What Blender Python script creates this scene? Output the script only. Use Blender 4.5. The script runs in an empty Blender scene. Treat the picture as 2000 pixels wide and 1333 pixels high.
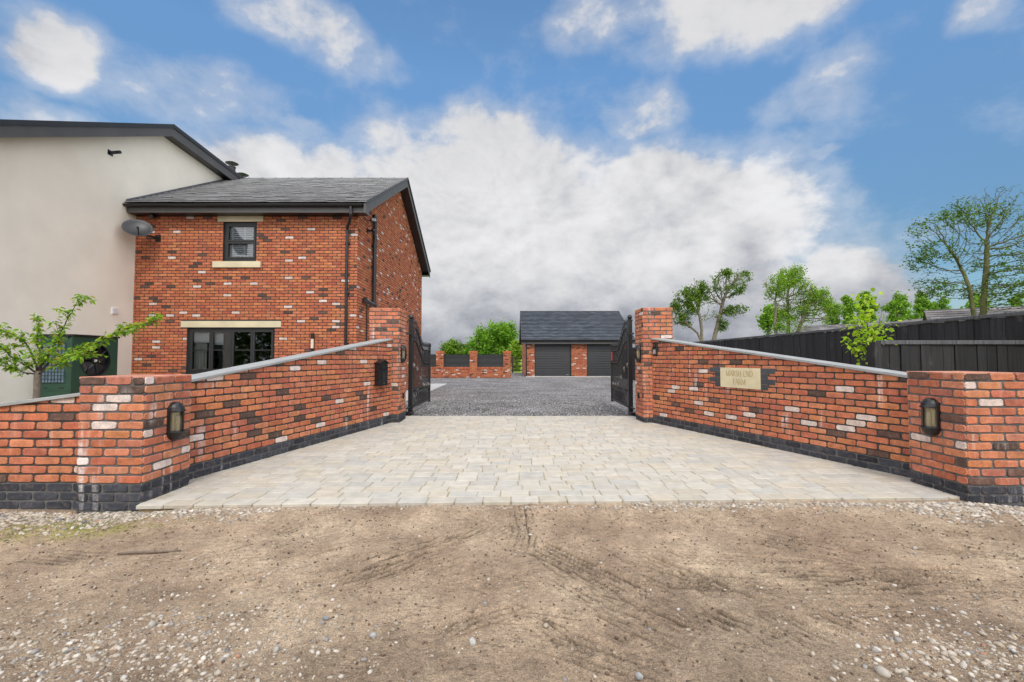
import bpy, math, random
import numpy as np
from mathutils import Vector, Matrix

random.seed(7)
rng = np.random.default_rng(11)
scene = bpy.context.scene
COL = scene.collection
EYE = 1.21
F = 889.0
PITCH = math.atan(34.5 / F)
PI = math.pi

# ------------------------------------------------------------------ helpers
def at(x, y, D):
    """photograph pixel + distance ahead of the viewer -> world point"""
    u = (x - 1000) / F
    v = (666.5 - y) / F
    c, s = math.cos(PITCH), math.sin(PITCH)
    dy = c - v * s
    dz = v * c + s
    return Vector((u / dy * D, D, EYE + dz / dy * D))

def tag(o, label=None, cat=None, group=None, kind=None):
    if label: o['label'] = label
    if cat: o['category'] = cat
    if group: o['group'] = group
    if kind: o['kind'] = kind
    return o

def empty(name, loc, rz=0.0, label=None, cat=None, group=None):
    o = bpy.data.objects.new(name, None)
    COL.objects.link(o)
    o.location = loc
    o.rotation_euler = (0, 0, rz)
    o.empty_display_size = 0.1
    tag(o, label, cat, group)
    return o

class MB:
    def __init__(self):
        self.v = []; self.f = []; self.m = []; self.c = []; self.uv = {}
        self.M = None; self.col = (1, 1, 1); self.mi = 0
    def addv(self, p, col=None):
        p = Vector(p)
        if self.M is not None: p = self.M @ p
        self.v.append((p.x, p.y, p.z)); self.c.append(col or self.col)
        return len(self.v) - 1
    def face(self, idx):
        self.f.append(tuple(idx)); self.m.append(self.mi)
    def poly(self, pts, col=None):
        self.face([self.addv(p, col) for p in pts])
    def box(self, x0, x1, y0, y1, z0, z1, col=None):
        i = [self.addv(p, col) for p in ((x0,y0,z0),(x1,y0,z0),(x1,y1,z0),(x0,y1,z0),(x0,y0,z1),(x1,y0,z1),(x1,y1,z1),(x0,y1,z1))]
        for q in ((0,3,2,1),(4,5,6,7),(0,1,5,4),(1,2,6,5),(2,3,7,6),(3,0,4,7)):
            self.face([i[k] for k in q])
    def hexa(self, a, b):
        """a: 4 bottom pts ccw seen from outside reversed, b: 4 top"""
        i = [self.addv(p) for p in a] + [self.addv(p) for p in b]
        for q in ((0,3,2,1),(4,5,6,7),(0,1,5,4),(1,2,6,5),(2,3,7,6),(3,0,4,7)):
            self.face([i[k] for k in q])
    def prism(self, pts, off, col=None):
        n = len(pts); off = Vector(off)
        a = [self.addv(p, col) for p in pts]
        b = [self.addv(Vector(p) + off, col) for p in pts]
        self.face(a[::-1]); self.face(b)
        for i in range(n):
            j = (i + 1) % n
            self.face((a[i], a[j], b[j], b[i]))
    def tube(self, pts, rad, n=6, cap=True, col=None):
        pts = [Vector(p) for p in pts]
        if not isinstance(rad, (list, tuple)): rad = [rad] * len(pts)
        rings = []
        prev = None
        for k, p in enumerate(pts):
            t = (pts[min(k+1, len(pts)-1)] - pts[max(k-1, 0)])
            if t.length < 1e-9: t = Vector((0,0,1))
            t.normalize()
            if prev is None:
                a = Vector((1,0,0)) if abs(t.x) < 0.8 else Vector((0,1,0))
                s = t.cross(a).normalized()
            else:
                s = (prev - t * prev.dot(t))
                if s.length < 1e-6: s = t.orthogonal()
                s.normalize()
            prev = s
            w = t.cross(s)
            rings.append([self.addv(p + (s*math.cos(2*PI*i/n) + w*math.sin(2*PI*i/n)) * rad[k], col) for i in range(n)])
        for k in range(len(rings)-1):
            for i in range(n):
                j = (i+1) % n
                self.face((rings[k][i], rings[k][j], rings[k+1][j], rings[k+1][i]))
        if cap:
            self.face(rings[0][::-1]); self.face(rings[-1])
    def lathe(self, prof, c=(0,0,0), n=16, a0=0.0, a1=2*PI, col=None):
        full = abs(a1 - a0 - 2*PI) < 1e-6
        m = n if full else n + 1
        rows = []
        for (r, z) in prof:
            rows.append([self.addv((c[0]+r*math.cos(a0+(a1-a0)*i/n), c[1]+r*math.sin(a0+(a1-a0)*i/n), c[2]+z), col) for i in range(m)])
        for k in range(len(rows)-1):
            for i in range(n):
                j = (i+1) % m
                self.face((rows[k][i], rows[k][j], rows[k+1][j], rows[k+1][i]))
    def build(self, name, mats, parent=None, smooth=False, bevel=0.0):
        me = bpy.data.meshes.new(name)
        me.from_pydata(self.v, [], self.f)
        if not isinstance(mats, (list, tuple)): mats = [mats]
        for m in mats: me.materials.append(m)
        if len(mats) > 1:
            me.polygons.foreach_set('material_index', self.m)
        at_ = me.attributes.new('col', 'FLOAT_COLOR', 'POINT')
        arr = np.ones((len(self.v), 4), dtype=np.float32)
        arr[:, :3] = np.array(self.c, dtype=np.float32).reshape(-1, 3)
        at_.data.foreach_set('color', arr.ravel())
        if smooth: me.polygons.foreach_set('use_smooth', [True]*len(self.f))
        me.update()
        o = bpy.data.objects.new(name, me)
        COL.objects.link(o)
        if parent is not None: o.parent = parent
        if bevel > 0:
            b = o.modifiers.new('bevel', 'BEVEL'); b.width = bevel; b.segments = 2; b.limit_method = 'ANGLE'
        return o

def kids(o): return [c for c in bpy.data.objects if c.parent == o]
def copy_tree(o, parent=None, label=None, group=None):
    c = o.copy(); COL.objects.link(c); c.parent = parent
    if label: c['label'] = label
    if group: c['group'] = group
    for ch in kids(o): copy_tree(ch, c)
    return c

# ------------------------------------------------------------------ materials
def newmat(name):
    m = bpy.data.materials.new(name); m.use_nodes = True
    nt = m.node_tree; nt.nodes.clear()
    out = nt.nodes.new('ShaderNodeOutputMaterial')
    return m, nt, out
def N(nt, t, **kw):
    n = nt.nodes.new(t)
    for k, v in kw.items():
        if k.startswith('i_'):
            key = k[2:]
            key = int(key) if key.isdigit() else key.replace('_', ' ')
            n.inputs[key].default_value = v
        else: setattr(n, k, v)
    return n
def L(nt, a, b): nt.links.new(a, b)
def mth(nt, op, a, b=None, c=None, clamp=False):
    n = nt.nodes.new('ShaderNodeMath'); n.operation = op; n.use_clamp = clamp
    for i, x in enumerate((a, b, c)):
        if x is None: continue
        if isinstance(x, (int, float)): n.inputs[i].default_value = x
        else: nt.links.new(x, n.inputs[i])
    return n.outputs[0]
def ramp(nt, fac, stops):
    r = nt.nodes.new('ShaderNodeValToRGB')
    el = r.color_ramp.elements
    while len(el) < len(stops): el.new(0.5)
    for e, (p, c) in zip(el, stops):
        e.position = p
        e.color = (c, c, c, 1) if isinstance(c, (int, float)) else (c[0], c[1], c[2], 1)
    nt.links.new(fac, r.inputs[0]); return r.outputs[0]
def noise(nt, vec, scale, detail=4, rough=0.55):
    n = N(nt, 'ShaderNodeTexNoise'); n.inputs['Scale'].default_value = scale
    n.inputs['Detail'].default_value = detail; n.inputs['Roughness'].default_value = rough
    if vec is not None: L(nt, vec, n.inputs['Vector'])
    return n.outputs['Fac']
def mixc(nt, mode, fac, a, b):
    n = nt.nodes.new('ShaderNodeMix'); n.data_type = 'RGBA'; n.blend_type = mode
    for s, x in ((n.inputs[0], fac), (n.inputs[6], a), (n.inputs[7], b)):
        if isinstance(x, (int, float)): s.default_value = x
        elif isinstance(x, tuple): s.default_value = (x[0], x[1], x[2], 1)
        else: nt.links.new(x, s)
    return n.outputs[2]
def scaled(nt, vec, s):
    n = nt.nodes.new('ShaderNodeVectorMath'); n.operation = 'MULTIPLY'
    nt.links.new(vec, n.inputs[0]); n.inputs[1].default_value = s
    return n.outputs[0]

def simple(name, col, rough=0.6, metal=0.0, var=0.15, nscale=6.0, bump=0.0, bscale=60.0, spec=0.5, usecol=False, coat=0.0):
    m, nt, out = newmat(name)
    b = N(nt, 'ShaderNodeBsdfPrincipled')
    pos = N(nt, 'ShaderNodeNewGeometry').outputs['Position']
    nz = noise(nt, pos, nscale, 5)
    f = ramp(nt, nz, [(0.3, 1 - var), (0.7, 1 + var * 0.6)])
    base = (col[0], col[1], col[2])
    if usecol:
        a = N(nt, 'ShaderNodeAttribute', attribute_name='col')
        c = mixc(nt, 'MULTIPLY', 1.0, a.outputs['Color'], f)
        c = mixc(nt, 'MULTIPLY', 1.0, c, base)
    else:
        c = mixc(nt, 'MULTIPLY', 1.0, base, f)
    L(nt, c, b.inputs['Base Color'])
    b.inputs['Roughness'].default_value = rough; b.inputs['Metallic'].default_value = metal
    b.inputs['Specular IOR Level'].default_value = spec
    b.inputs['Coat Weight'].default_value = coat
    if bump > 0:
        bp = N(nt, 'ShaderNodeBump'); bp.inputs['Strength'].default_value = bump; bp.inputs['Distance'].default_value = 0.01
        L(nt, noise(nt, pos, bscale, 5), bp.inputs['Height']); L(nt, bp.outputs[0], b.inputs['Normal'])
    L(nt, b.outputs[0], out.inputs[0])
    return m

def brick_mat(name, stain=0.0, bloom=0.22):
    m, nt, out = newmat(name)
    b = N(nt, 'ShaderNodeBsdfPrincipled')
    pos = N(nt, 'ShaderNodeNewGeometry').outputs['Position']
    a = N(nt, 'ShaderNodeAttribute', attribute_name='col').outputs['Color']
    n1 = ramp(nt, noise(nt, pos, 13, 5, 0.6), [(0.3, 0.70), (0.7, 1.20)])
    n2 = ramp(nt, noise(nt, pos, 70, 4, 0.65), [(0.3, 0.8), (0.72, 1.2)])
    c = mixc(nt, 'MULTIPLY', 1.0, a, n1); c = mixc(nt, 'MULTIPLY', 1.0, c, n2)
    # dusting of pale lime bloom in patches
    bl = ramp(nt, noise(nt, pos, 22, 5, 0.7), [(0.52, 0.0), (0.78, bloom)])
    c = mixc(nt, 'MIX', bl, c, (0.62, 0.40, 0.32))
    if stain > 0:
        sv = scaled(nt, pos, (9, 9, 0.9))
        s1 = ramp(nt, noise(nt, sv, 1.0, 3, 0.6), [(0.57, 0.0), (0.68, 1.0)])
        s2 = ramp(nt, noise(nt, pos, 1.6, 2), [(0.48, 0.0), (0.62, 1.0)])
        s3 = ramp(nt, noise(nt, pos, 45, 4, 0.7), [(0.35, 0.25), (0.65, 1.0)])
        s = mth(nt, 'MULTIPLY', mth(nt, 'MULTIPLY', s1, s2), mth(nt, 'MULTIPLY', s3, stain))
        c = mixc(nt, 'MIX', s, c, (0.75, 0.72, 0.70))
    L(nt, c, b.inputs['Base Color'])
    b.inputs['Roughness'].default_value = 0.88; b.inputs['Specular IOR Level'].default_value = 0.25
    bp = N(nt, 'ShaderNodeBump'); bp.inputs['Strength'].default_value = 0.6; bp.inputs['Distance'].default_value = 0.004
    L(nt, noise(nt, pos, 110, 5, 0.7), bp.inputs['Height']); L(nt, bp.outputs[0], b.inputs['Normal'])
    L(nt, b.outputs[0], out.inputs[0])
    return m

def leaf_mat(name, tint=(1, 1, 1), trans=0.45):
    m, nt, out = newmat(name)
    a = N(nt, 'ShaderNodeAttribute', attribute_name='col').outputs['Color']
    c = mixc(nt, 'MULTIPLY', 1.0, a, tint)
    d = N(nt, 'ShaderNodeBsdfPrincipled'); L(nt, c, d.inputs['Base Color']); d.inputs['Roughness'].default_value = 0.55
    d.inputs['Specular IOR Level'].default_value = 0.3
    t = N(nt, 'ShaderNodeBsdfTranslucent'); L(nt, mixc(nt, 'MULTIPLY', 1.0, c, (1.5, 1.6, 0.6)), t.inputs['Color'])
    mx = N(nt, 'ShaderNodeMixShader'); mx.inputs[0].default_value = trans
    L(nt, d.outputs[0], mx.inputs[1]); L(nt, t.outputs[0], mx.inputs[2]); L(nt, mx.outputs[0], out.inputs[0])
    return m

def glass_mat(name, tint=(0.55, 0.58, 0.6), boost=0.08):
    m, nt, out = newmat(name)
    t = N(nt, 'ShaderNodeBsdfTransparent'); t.inputs[0].default_value = (*tint, 1)
    g = N(nt, 'ShaderNodeBsdfGlossy'); g.inputs['Roughness'].default_value = 0.02
    pos = N(nt, 'ShaderNodeNewGeometry').outputs['Position']
    bp = N(nt, 'ShaderNodeBump'); bp.inputs['Strength'].default_value = 0.05; bp.inputs['Distance'].default_value = 0.02
    L(nt, noise(nt, pos, 3, 2), bp.inputs['Height']); L(nt, bp.outputs[0], g.inputs['Normal'])
    fr = N(nt, 'ShaderNodeFresnel'); fr.inputs[0].default_value = 1.5
    f = mth(nt, 'ADD', fr.outputs[0], boost, clamp=True)
    mx = N(nt, 'ShaderNodeMixShader'); L(nt, f, mx.inputs[0])
    L(nt, t.outputs[0], mx.inputs[1]); L(nt, g.outputs[0], mx.inputs[2]); L(nt, mx.outputs[0], out.inputs[0])
    return m

M = {}
M['brick'] = brick_mat('boundary brick', 0.9)
M['pmortar'] = None
M['hbrick'] = brick_mat('house brick', 0.0, 0.06)
M['mortar'] = simple('mortar', (0.060, 0.055, 0.050), 0.95, var=0.35, nscale=14, bump=0.6, bscale=160)
M['pmortar'] = simple('pillar mortar', (0.13, 0.125, 0.12), 0.95, var=0.35, nscale=14, bump=0.6, bscale=160)
M['hmortar'] = simple('house mortar', (0.05, 0.042, 0.038), 0.95, var=0.3, nscale=10, bump=0.4, bscale=120)
M['render'] = simple('cream render', (0.80, 0.745, 0.64), 0.92, var=0.07, nscale=1.3, bump=0.5, bscale=140, spec=0.2)
M['slate'] = simple('slate', (1, 1, 1), 0.42, var=0.14, nscale=5, bump=0.3, bscale=50, usecol=True)
M['oldslate'] = simple('old slate', (1, 1, 1), 0.8, var=0.4, nscale=1.3, bump=0.3, bscale=20, usecol=True)
M['anthracite'] = simple('anthracite trim', (0.022, 0.022, 0.023), 0.45, var=0.12, nscale=3)
M['fascia'] = simple('grey fascia board', (0.075, 0.072, 0.068), 0.5, var=0.15, nscale=3)
M['black'] = simple('black plastic', (0.012, 0.012, 0.013), 0.32, var=0.2, nscale=20)
M['iron'] = simple('black gate iron', (0.016, 0.016, 0.017), 0.38, metal=0.0, var=0.3, nscale=15, bump=0.15, bscale=90)
M['silver'] = simple('tinned iron', (0.35, 0.31, 0.28), 0.35, metal=0.8, var=0.3, nscale=60)
M['stone'] = simple('cream sandstone', (0.62, 0.54, 0.36), 0.85, var=0.16, nscale=2.2, bump=0.3, bscale=90)
M['sign'] = simple('sign stone', (0.63, 0.55, 0.36), 0.85, var=0.12, nscale=7, bump=0.25, bscale=120)
M['letter'] = simple('cut letters', (0.43, 0.33, 0.16), 0.9, var=0.25, nscale=40)
M['coping'] = simple('concrete coping', (0.31, 0.315, 0.31), 0.75, var=0.16, nscale=4, bump=0.25, bscale=100)
M['white'] = simple('white plastic', (0.75, 0.75, 0.74), 0.5, var=0.05)
M['green'] = simple('green steel', (0.020, 0.062, 0.036), 0.45, var=0.15, nscale=2)
M['bluegrey'] = simple('aluminium fins', (0.16, 0.24, 0.30), 0.4, metal=0.2, var=0.35, nscale=9)
M['lead'] = simple('lead flashing', (0.11, 0.11, 0.12), 0.6, var=0.25, nscale=5, bump=0.4, bscale=12)
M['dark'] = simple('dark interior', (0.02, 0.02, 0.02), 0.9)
M['curtain'] = simple('curtain cloth', (0.60, 0.57, 0.50), 0.9, var=0.1, nscale=4)
M['blind'] = simple('white shutters', (0.78, 0.78, 0.78), 0.6, var=0.04)
M['glass'] = glass_mat('window glass', (0.8, 0.82, 0.83), 0.03)
M['lampglass'] = glass_mat('lamp glass', (0.85, 0.83, 0.75), 0.05)
M['lampin'] = simple('lamp inside', (0.70, 0.64, 0.50), 0.5, var=0.15, nscale=40)
M['bark'] = simple('bark', (0.10, 0.08, 0.06), 0.9, var=0.45, nscale=7, bump=0.8, bscale=25)
M['mossbark'] = simple('mossy bark', (0.10, 0.095, 0.035), 0.9, var=0.5, nscale=3, bump=0.8, bscale=25)
M['palebark'] = simple('pale bark', (0.19, 0.155, 0.115), 0.85, var=0.4, nscale=14, bump=0.6, bscale=40)
M['twig'] = simple('dark twig', (0.07, 0.045, 0.035), 0.8, var=0.3, nscale=14)
M['leaf'] = leaf_mat('leaves')
M['leafb'] = leaf_mat('young leaves', (1, 1, 1), 0.5)
M['fence'] = simple('black stained boards', (1, 1, 1), 0.62, var=0.45, nscale=4, bump=0.6, bscale=30, usecol=True)
M['paver'] = simple('concrete block', (1, 1, 1), 0.86, var=0.14, nscale=9, bump=0.5, bscale=120, usecol=True)
M['pebble'] = simple('limestone chips', (1, 1, 1), 0.85, var=0.25, nscale=30, bump=0.3, bscale=90, usecol=True)
M['doorblack'] = simple('roller door', (0.014, 0.015, 0.017), 0.42, var=0.25, nscale=4, bump=0.05)
M['louvre'] = simple('louvre panel', (0.012, 0.013, 0.014), 0.5, var=0.2)
M['gravelstone'] = simple('driveway chippings', (1, 1, 1), 0.8, var=0.3, nscale=40, usecol=True)

# wood grain streaks for the fences
def fence_mat():
    m, nt, out = newmat('stained vertical boards')
    b = N(nt, 'ShaderNodeBsdfPrincipled')
    pos = N(nt, 'ShaderNodeNewGeometry').outputs['Position']
    a = N(nt, 'ShaderNodeAttribute', attribute_name='col').outputs['Color']
    g = noise(nt, scaled(nt, pos, (40, 40, 2.0)), 1.0, 5, 0.6)
    c = mixc(nt, 'MULTIPLY', 1.0, a, ramp(nt, g, [(0.3, 0.55), (0.7, 1.7)]))
    k = ramp(nt, noise(nt, scaled(nt, pos, (6, 6, 3.0)), 1.0, 4, 0.6), [(0.62, 0.0), (0.74, 0.55)])
    c = mixc(nt, 'MIX', k, c, (0.085, 0.075, 0.066))
    L(nt, c, b.inputs['Base Color']); b.inputs['Roughness'].default_value = 0.6
    bp = N(nt, 'ShaderNodeBump'); bp.inputs['Strength'].default_value = 0.5; bp.inputs['Distance'].default_value = 0.006
    L(nt, g, bp.inputs['Height']); L(nt, bp.outputs[0], b.inputs['Normal'])
    L(nt, b.outputs[0], out.inputs[0]); return m
M['fence'] = fence_mat()

def dirt_mat():
    m, nt, out = newmat('compacted dirt')
    b = N(nt, 'ShaderNodeBsdfPrincipled')
    pos = N(nt, 'ShaderNodeNewGeometry').outputs['Position']
    a = N(nt, 'ShaderNodeAttribute', attribute_name='col')
    base = ramp(nt, noise(nt, pos, 1.1, 6, 0.6), [(0.32, (0.29, 0.205, 0.140)), (0.5, (0.39, 0.288, 0.197)), (0.68, (0.50, 0.385, 0.268))])
    c = mixc(nt, 'MULTIPLY', 1.0, base, ramp(nt, noise(nt, pos, 9, 6, 0.7), [(0.3, 0.78), (0.7, 1.2)]))
    c = mixc(nt, 'MULTIPLY', 1.0, c, ramp(nt, noise(nt, pos, 85, 5, 0.75), [(0.28, 0.55), (0.5, 1.0), (0.75, 1.35)]))
    c = mixc(nt, 'MULTIPLY', 1.0, c, ramp(nt, noise(nt, pos, 28, 6, 0.7), [(0.30, 0.70), (0.5, 1.0), (0.7, 1.2)]))
    c = mixc(nt, 'MULTIPLY', 1.0, c, ramp(nt, noise(nt, pos, 190, 3, 0.6), [(0.33, 0.62), (0.5, 1.0), (0.68, 1.32)]))
    sel = ramp(nt, noise(nt, pos, 1.3, 2), [(0.46, 0.0), (0.54, 1.0)])
    scr = []
    for ang, off in ((0.35, 0.0), (-0.30, 7.0)):
        mp = N(nt, 'ShaderNodeMapping'); mp.inputs['Rotation'].default_value = (0, 0, ang); mp.inputs['Location'].default_value = (off, off, 0); mp.inputs['Scale'].default_value = (11, 75, 1)
        L(nt, pos, mp.inputs['Vector']); scr.append(ramp(nt, noise(nt, mp.outputs[0], 1.0, 3, 0.6), [(0.60, 0.0), (0.67, 1.0)]))
    sc_ = mth(nt, 'ADD', mth(nt, 'MULTIPLY', scr[0], sel), mth(nt, 'MULTIPLY', scr[1], mth(nt, 'SUBTRACT', 1.0, sel)))
    sc_ = mth(nt, 'MULTIPLY', sc_, ramp(nt, noise(nt, pos, 3.5, 4), [(0.45, 0.15), (0.6, 1.0)]))
    c = mixc(nt, 'MIX', mth(nt, 'MULTIPLY', sc_, 0.55), c, (0.13, 0.085, 0.06))
    c = mixc(nt, 'MULTIPLY', 1.0, c, a.outputs['Color'])
    v = N(nt, 'ShaderNodeTexVoronoi'); v.inputs['Scale'].default_value = 70; L(nt, pos, v.inputs['Vector'])
    gate = ramp(nt, N_sep(nt, v.outputs['Color']), [(0.80, 0.0), (0.82, 1.0)])
    dot = mth(nt, 'MULTIPLY', ramp(nt, v.outputs['Distance'], [(0.25, 1.0), (0.36, 0.0)]), gate)
    c = mixc(nt, 'MIX', mth(nt, 'MULTIPLY', dot, 0.4), c, (0.50, 0.42, 0.33))
    L(nt, c, b.inputs['Base Color']); b.inputs['Roughness'].default_value = 0.93; b.inputs['Specular IOR Level'].default_value = 0.2
    h = mth(nt, 'ADD', mth(nt, 'MULTIPLY', sc_, -0.35), mth(nt, 'ADD', mth(nt, 'MULTIPLY', noise(nt, pos, 120, 6, 0.7), 0.5), mth(nt, 'ADD', mth(nt, 'MULTIPLY', noise(nt, pos, 30, 5, 0.65), 0.9), mth(nt, 'MULTIPLY', dot, 0.25))))
    bp = N(nt, 'ShaderNodeBump'); bp.inputs['Strength'].default_value = 1.0; bp.inputs['Distance'].default_value = 0.016
    L(nt, h, bp.inputs['Height']); L(nt, bp.outputs[0], b.inputs['Normal'])
    L(nt, b.outputs[0], out.inputs[0]); return m
def N_sep(nt, c):
    s = nt.nodes.new('ShaderNodeSeparateColor'); nt.links.new(c, s.inputs[0]); return s.outputs[0]
M['dirt'] = dirt_mat()

def gravel_mat():
    m, nt, out = newmat('driveway gravel')
    b = N(nt, 'ShaderNodeBsdfPrincipled')
    pos = N(nt, 'ShaderNodeNewGeometry').outputs['Position']
    v = N(nt, 'ShaderNodeTexVoronoi'); v.inputs['Scale'].default_value = 34; L(nt, pos, v.inputs['Vector'])
    c = ramp(nt, N_sep(nt, v.outputs['Color']), [(0.0, (0.05, 0.05, 0.052)), (0.45, (0.13, 0.122, 0.12)), (0.8, (0.24, 0.225, 0.22)), (1.0, (0.5, 0.47, 0.45))])
    c = mixc(nt, 'MULTIPLY', 1.0, c, ramp(nt, noise(nt, pos, 0.7, 5, 0.6), [(0.35, 0.72), (0.65, 1.35)]))
    c = mixc(nt, 'MULTIPLY', 1.0, c, ramp(nt, noise(nt, pos, 5, 5, 0.7), [(0.3, 0.8), (0.7, 1.25)]))
    L(nt, c, b.inputs['Base Color']); b.inputs['Roughness'].default_value = 0.85
    bp = N(nt, 'ShaderNodeBump'); bp.inputs['Strength'].default_value = 1.0; bp.inputs['Distance'].default_value = 0.02; bp.invert = True
    L(nt, v.outputs['Distance'], bp.inputs['Height']); L(nt, bp.outputs[0], b.inputs['Normal'])
    L(nt, b.outputs[0], out.inputs[0]); return m
M['gravel'] = gravel_mat()

def grass_mat():
    m, nt, out = newmat('field grass')
    b = N(nt, 'ShaderNodeBsdfPrincipled')
    pos = N(nt, 'ShaderNodeNewGeometry').outputs['Position']
    c = ramp(nt, noise(nt, pos, 0.25, 6, 0.6), [(0.3, (0.16, 0.25, 0.035)), (0.7, (0.24, 0.34, 0.05))])
    c = mixc(nt, 'MULTIPLY', 1.0, c, ramp(nt, noise(nt, pos, 20, 5, 0.7), [(0.3, 0.7), (0.7, 1.25)]))
    L(nt, c, b.inputs['Base Color']); b.inputs['Roughness'].default_value = 0.9
    L(nt, b.outputs[0], out.inputs[0]); return m
M['grass'] = grass_mat()
M['concrete'] = simple('pale concrete', (0.50, 0.49, 0.47), 0.85, var=0.12, nscale=1.5, bump=0.2, bscale=60)
M['sand'] = simple('joint sand', (0.36, 0.28, 0.15), 0.95, var=0.3, nscale=12, bump=0.4, bscale=150)
M['wood'] = simple('dead wood', (0.16, 0.12, 0.09), 0.85, var=0.4, nscale=30, bump=0.6, bscale=80)

# ------------------------------------------------------------------ brickwork
def clip_poly(poly, clip):
    """Sutherland-Hodgman, clip = convex ccw"""
    out = poly
    n = len(clip)
    for i in range(n):
        ax, ay = clip[i]; bx, by = clip[(i+1) % n]
        ex, ey = bx-ax, by-ay
        inp = out; out = []
        if not inp: return []
        for k in range(len(inp)):
            p = inp[k]; q = inp[(k+1) % len(inp)]
            dp = ex*(p[1]-ay) - ey*(p[0]-ax); dq = ex*(q[1]-ay) - ey*(q[0]-ax)
            if dp >= 0: out.append(p)
            if (dp >= 0) != (dq >= 0):
                t = dp/(dp-dq); out.append((p[0]+(q[0]-p[0])*t, p[1]+(q[1]-p[1])*t))
    return out
def area(p):
    return 0.5*sum(p[i][0]*p[(i+1) % len(p)][1]-p[(i+1) % len(p)][0]*p[i][1] for i in range(len(p)))

REDS = [(0.51,0.138,0.060),(0.55,0.160,0.068),(0.46,0.118,0.056),(0.56,0.175,0.080),(0.50,0.130,0.060),(0.43,0.108,0.055),(0.55,0.158,0.066)]
def brick_col(r, white=0.05, dark=0.055):
    t = r.random()
    if t < white:
        q = r.random(); return (0.62+0.08*q, 0.49+0.10*q, 0.42+0.12*q), 'w'
    if t < white + dark: q = r.random(); return (0.085 + 0.07*q, 0.055 + 0.030*q, 0.043 + 0.022*q), 'd'
    c = r.choice(REDS); k = r.uniform(0.88, 1.08)
    return (c[0]*k*0.96, c[1]*k*r.uniform(1.0, 1.22), c[2]*k*1.15), 'r'
def blue_col(r):
    k = r.uniform(0.7, 1.5)
    return (0.040*k, 0.043*k, 0.052*k)

def bricks(mb, O, U, Nn, clip, z0=0.0, shift=0, blue_to=-9, openings=(), seed=1, white=0.05, dark=0.055, rough=1.0, mi=0, proud=0.009, dust=0.0):
    r = random.Random(seed)
    O = Vector(O); U = Vector(U).normalized(); Nn = Vector(Nn).normalized(); Z = Vector((0, 0, 1))
    us = [p[0] for p in clip]; vs = [p[1] for p in clip]
    u0, u1, v0, v1 = min(us), max(us), min(vs), max(vs)
    row = int(math.floor((v0 - z0)/0.075))
    mb.mi = mi
    prev_special = set()
    while z0 + row*0.075 < v1:
        za = z0 + row*0.075 + 0.0075; zb = za + 0.0595
        k0 = int(math.floor(u0/0.225)) - 1
        ph = -0.1125 if (row + shift) % 2 else 0.0
        k = k0
        lastspecial = False
        while k*0.225 + ph < u1:
            a = k*0.225 + ph; b = a + 0.2085
            segs = [(max(a, u0), min(b, u1))]
            for (oa, ob, oc, od) in openings:
                zc = (za+zb)/2
                if oc < zc < od:
                    ns = []
                    for (s, e) in segs:
                        if e <= oa or s >= ob: ns.append((s, e)); continue
                        if s < oa - 0.02: ns.append((s, oa - 0.002))
                        if e > ob + 0.02: ns.append((ob + 0.002, e))
                    segs = ns
            for (s, e) in segs:
                if e - s < 0.02: continue
                jx = lambda m=1.0: r.uniform(-0.0030, 0.0030)*rough*m
                ch = 0.011*rough + 0.001
                P = [(s+ch+jx(), za+jx()), ((s+e)/2, za+jx()), (e-ch+jx(), za+jx()), (e+jx(), za+ch+jx()), (e+jx(), zb-ch+jx()), (e-ch+jx(), zb+jx()), ((s+e)/2, zb+jx()), (s+ch+jx(), zb+jx()), (s+jx(), zb-ch+jx()), (s+jx(), za+ch+jx())]
                P = clip_poly(P, clip)
                if len(P) < 3 or area(P) < 0.0006: continue
                c, ty = brick_col(r, white, dark)
                if ty != 'r' and lastspecial: c, ty = brick_col(r, 0, 0)
                lastspecial = (ty != 'r')
                if (za+zb)/2 < blue_to: c = blue_col(r); ty = 'b'
                rim = (c[0]*1.06+0.02*rough, c[1]*1.10+0.012*rough, c[2]*1.10+0.010*rough) if ty == 'r' else c
                if dust and ty == 'r':
                    t = dust*r.random(); rim = tuple(x*(1-t)+y*t for x, y in zip(rim, (0.6, 0.42, 0.36))); c = tuple(x*(1-t*0.7)+y*t*0.7 for x, y in zip(c, (0.6, 0.42, 0.36)))
                cx = sum(p[0] for p in P)/len(P); cy = sum(p[1] for p in P)/len(P)
                pr = proud + r.uniform(-0.0015, 0.0015)*rough
                w = max(e-s, 0.05)
                def ring(d, shrink):
                    out = []
                    for (x, y) in P:
                        sx = (x-cx)*(1 - 2*shrink/w); sy = (y-cy)*(1 - 2*shrink/0.065)
                        p = O + U*(cx+sx) + Z*(cy+sy) + Nn*d
                        out.append(p)
                    return out
                R0 = [mb.addv(p, rim) for p in ring(-0.002, 0)]
                R1 = [mb.addv(p, rim) for p in ring(pr-0.003, 0.0005)]
                R2 = [mb.addv(p, tuple(0.5*(x+y) for x, y in zip(rim, c))) for p in ring(pr, 0.004)]
                R3 = [mb.addv(p, c) for p in ring(pr, 0.012)]
                flip = U.cross(Z).dot(Nn) < 0
                n = len(P)
                for A, B in ((R0, R1), (R1, R2), (R2, R3)):
                    for i in range(n):
                        j = (i+1) % n
                        q = (A[i], A[j], B[j], B[i])
                        mb.face(q[::-1] if flip else q)
                mb.face(R3[::-1] if flip else R3)
            k += 1
        row += 1

# ------------------------------------------------------------------ boundary walls
def rect(u0, u1, v0, v1): return [(u0, v0), (u1, v0), (u1, v1), (u0, v1)]

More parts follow.
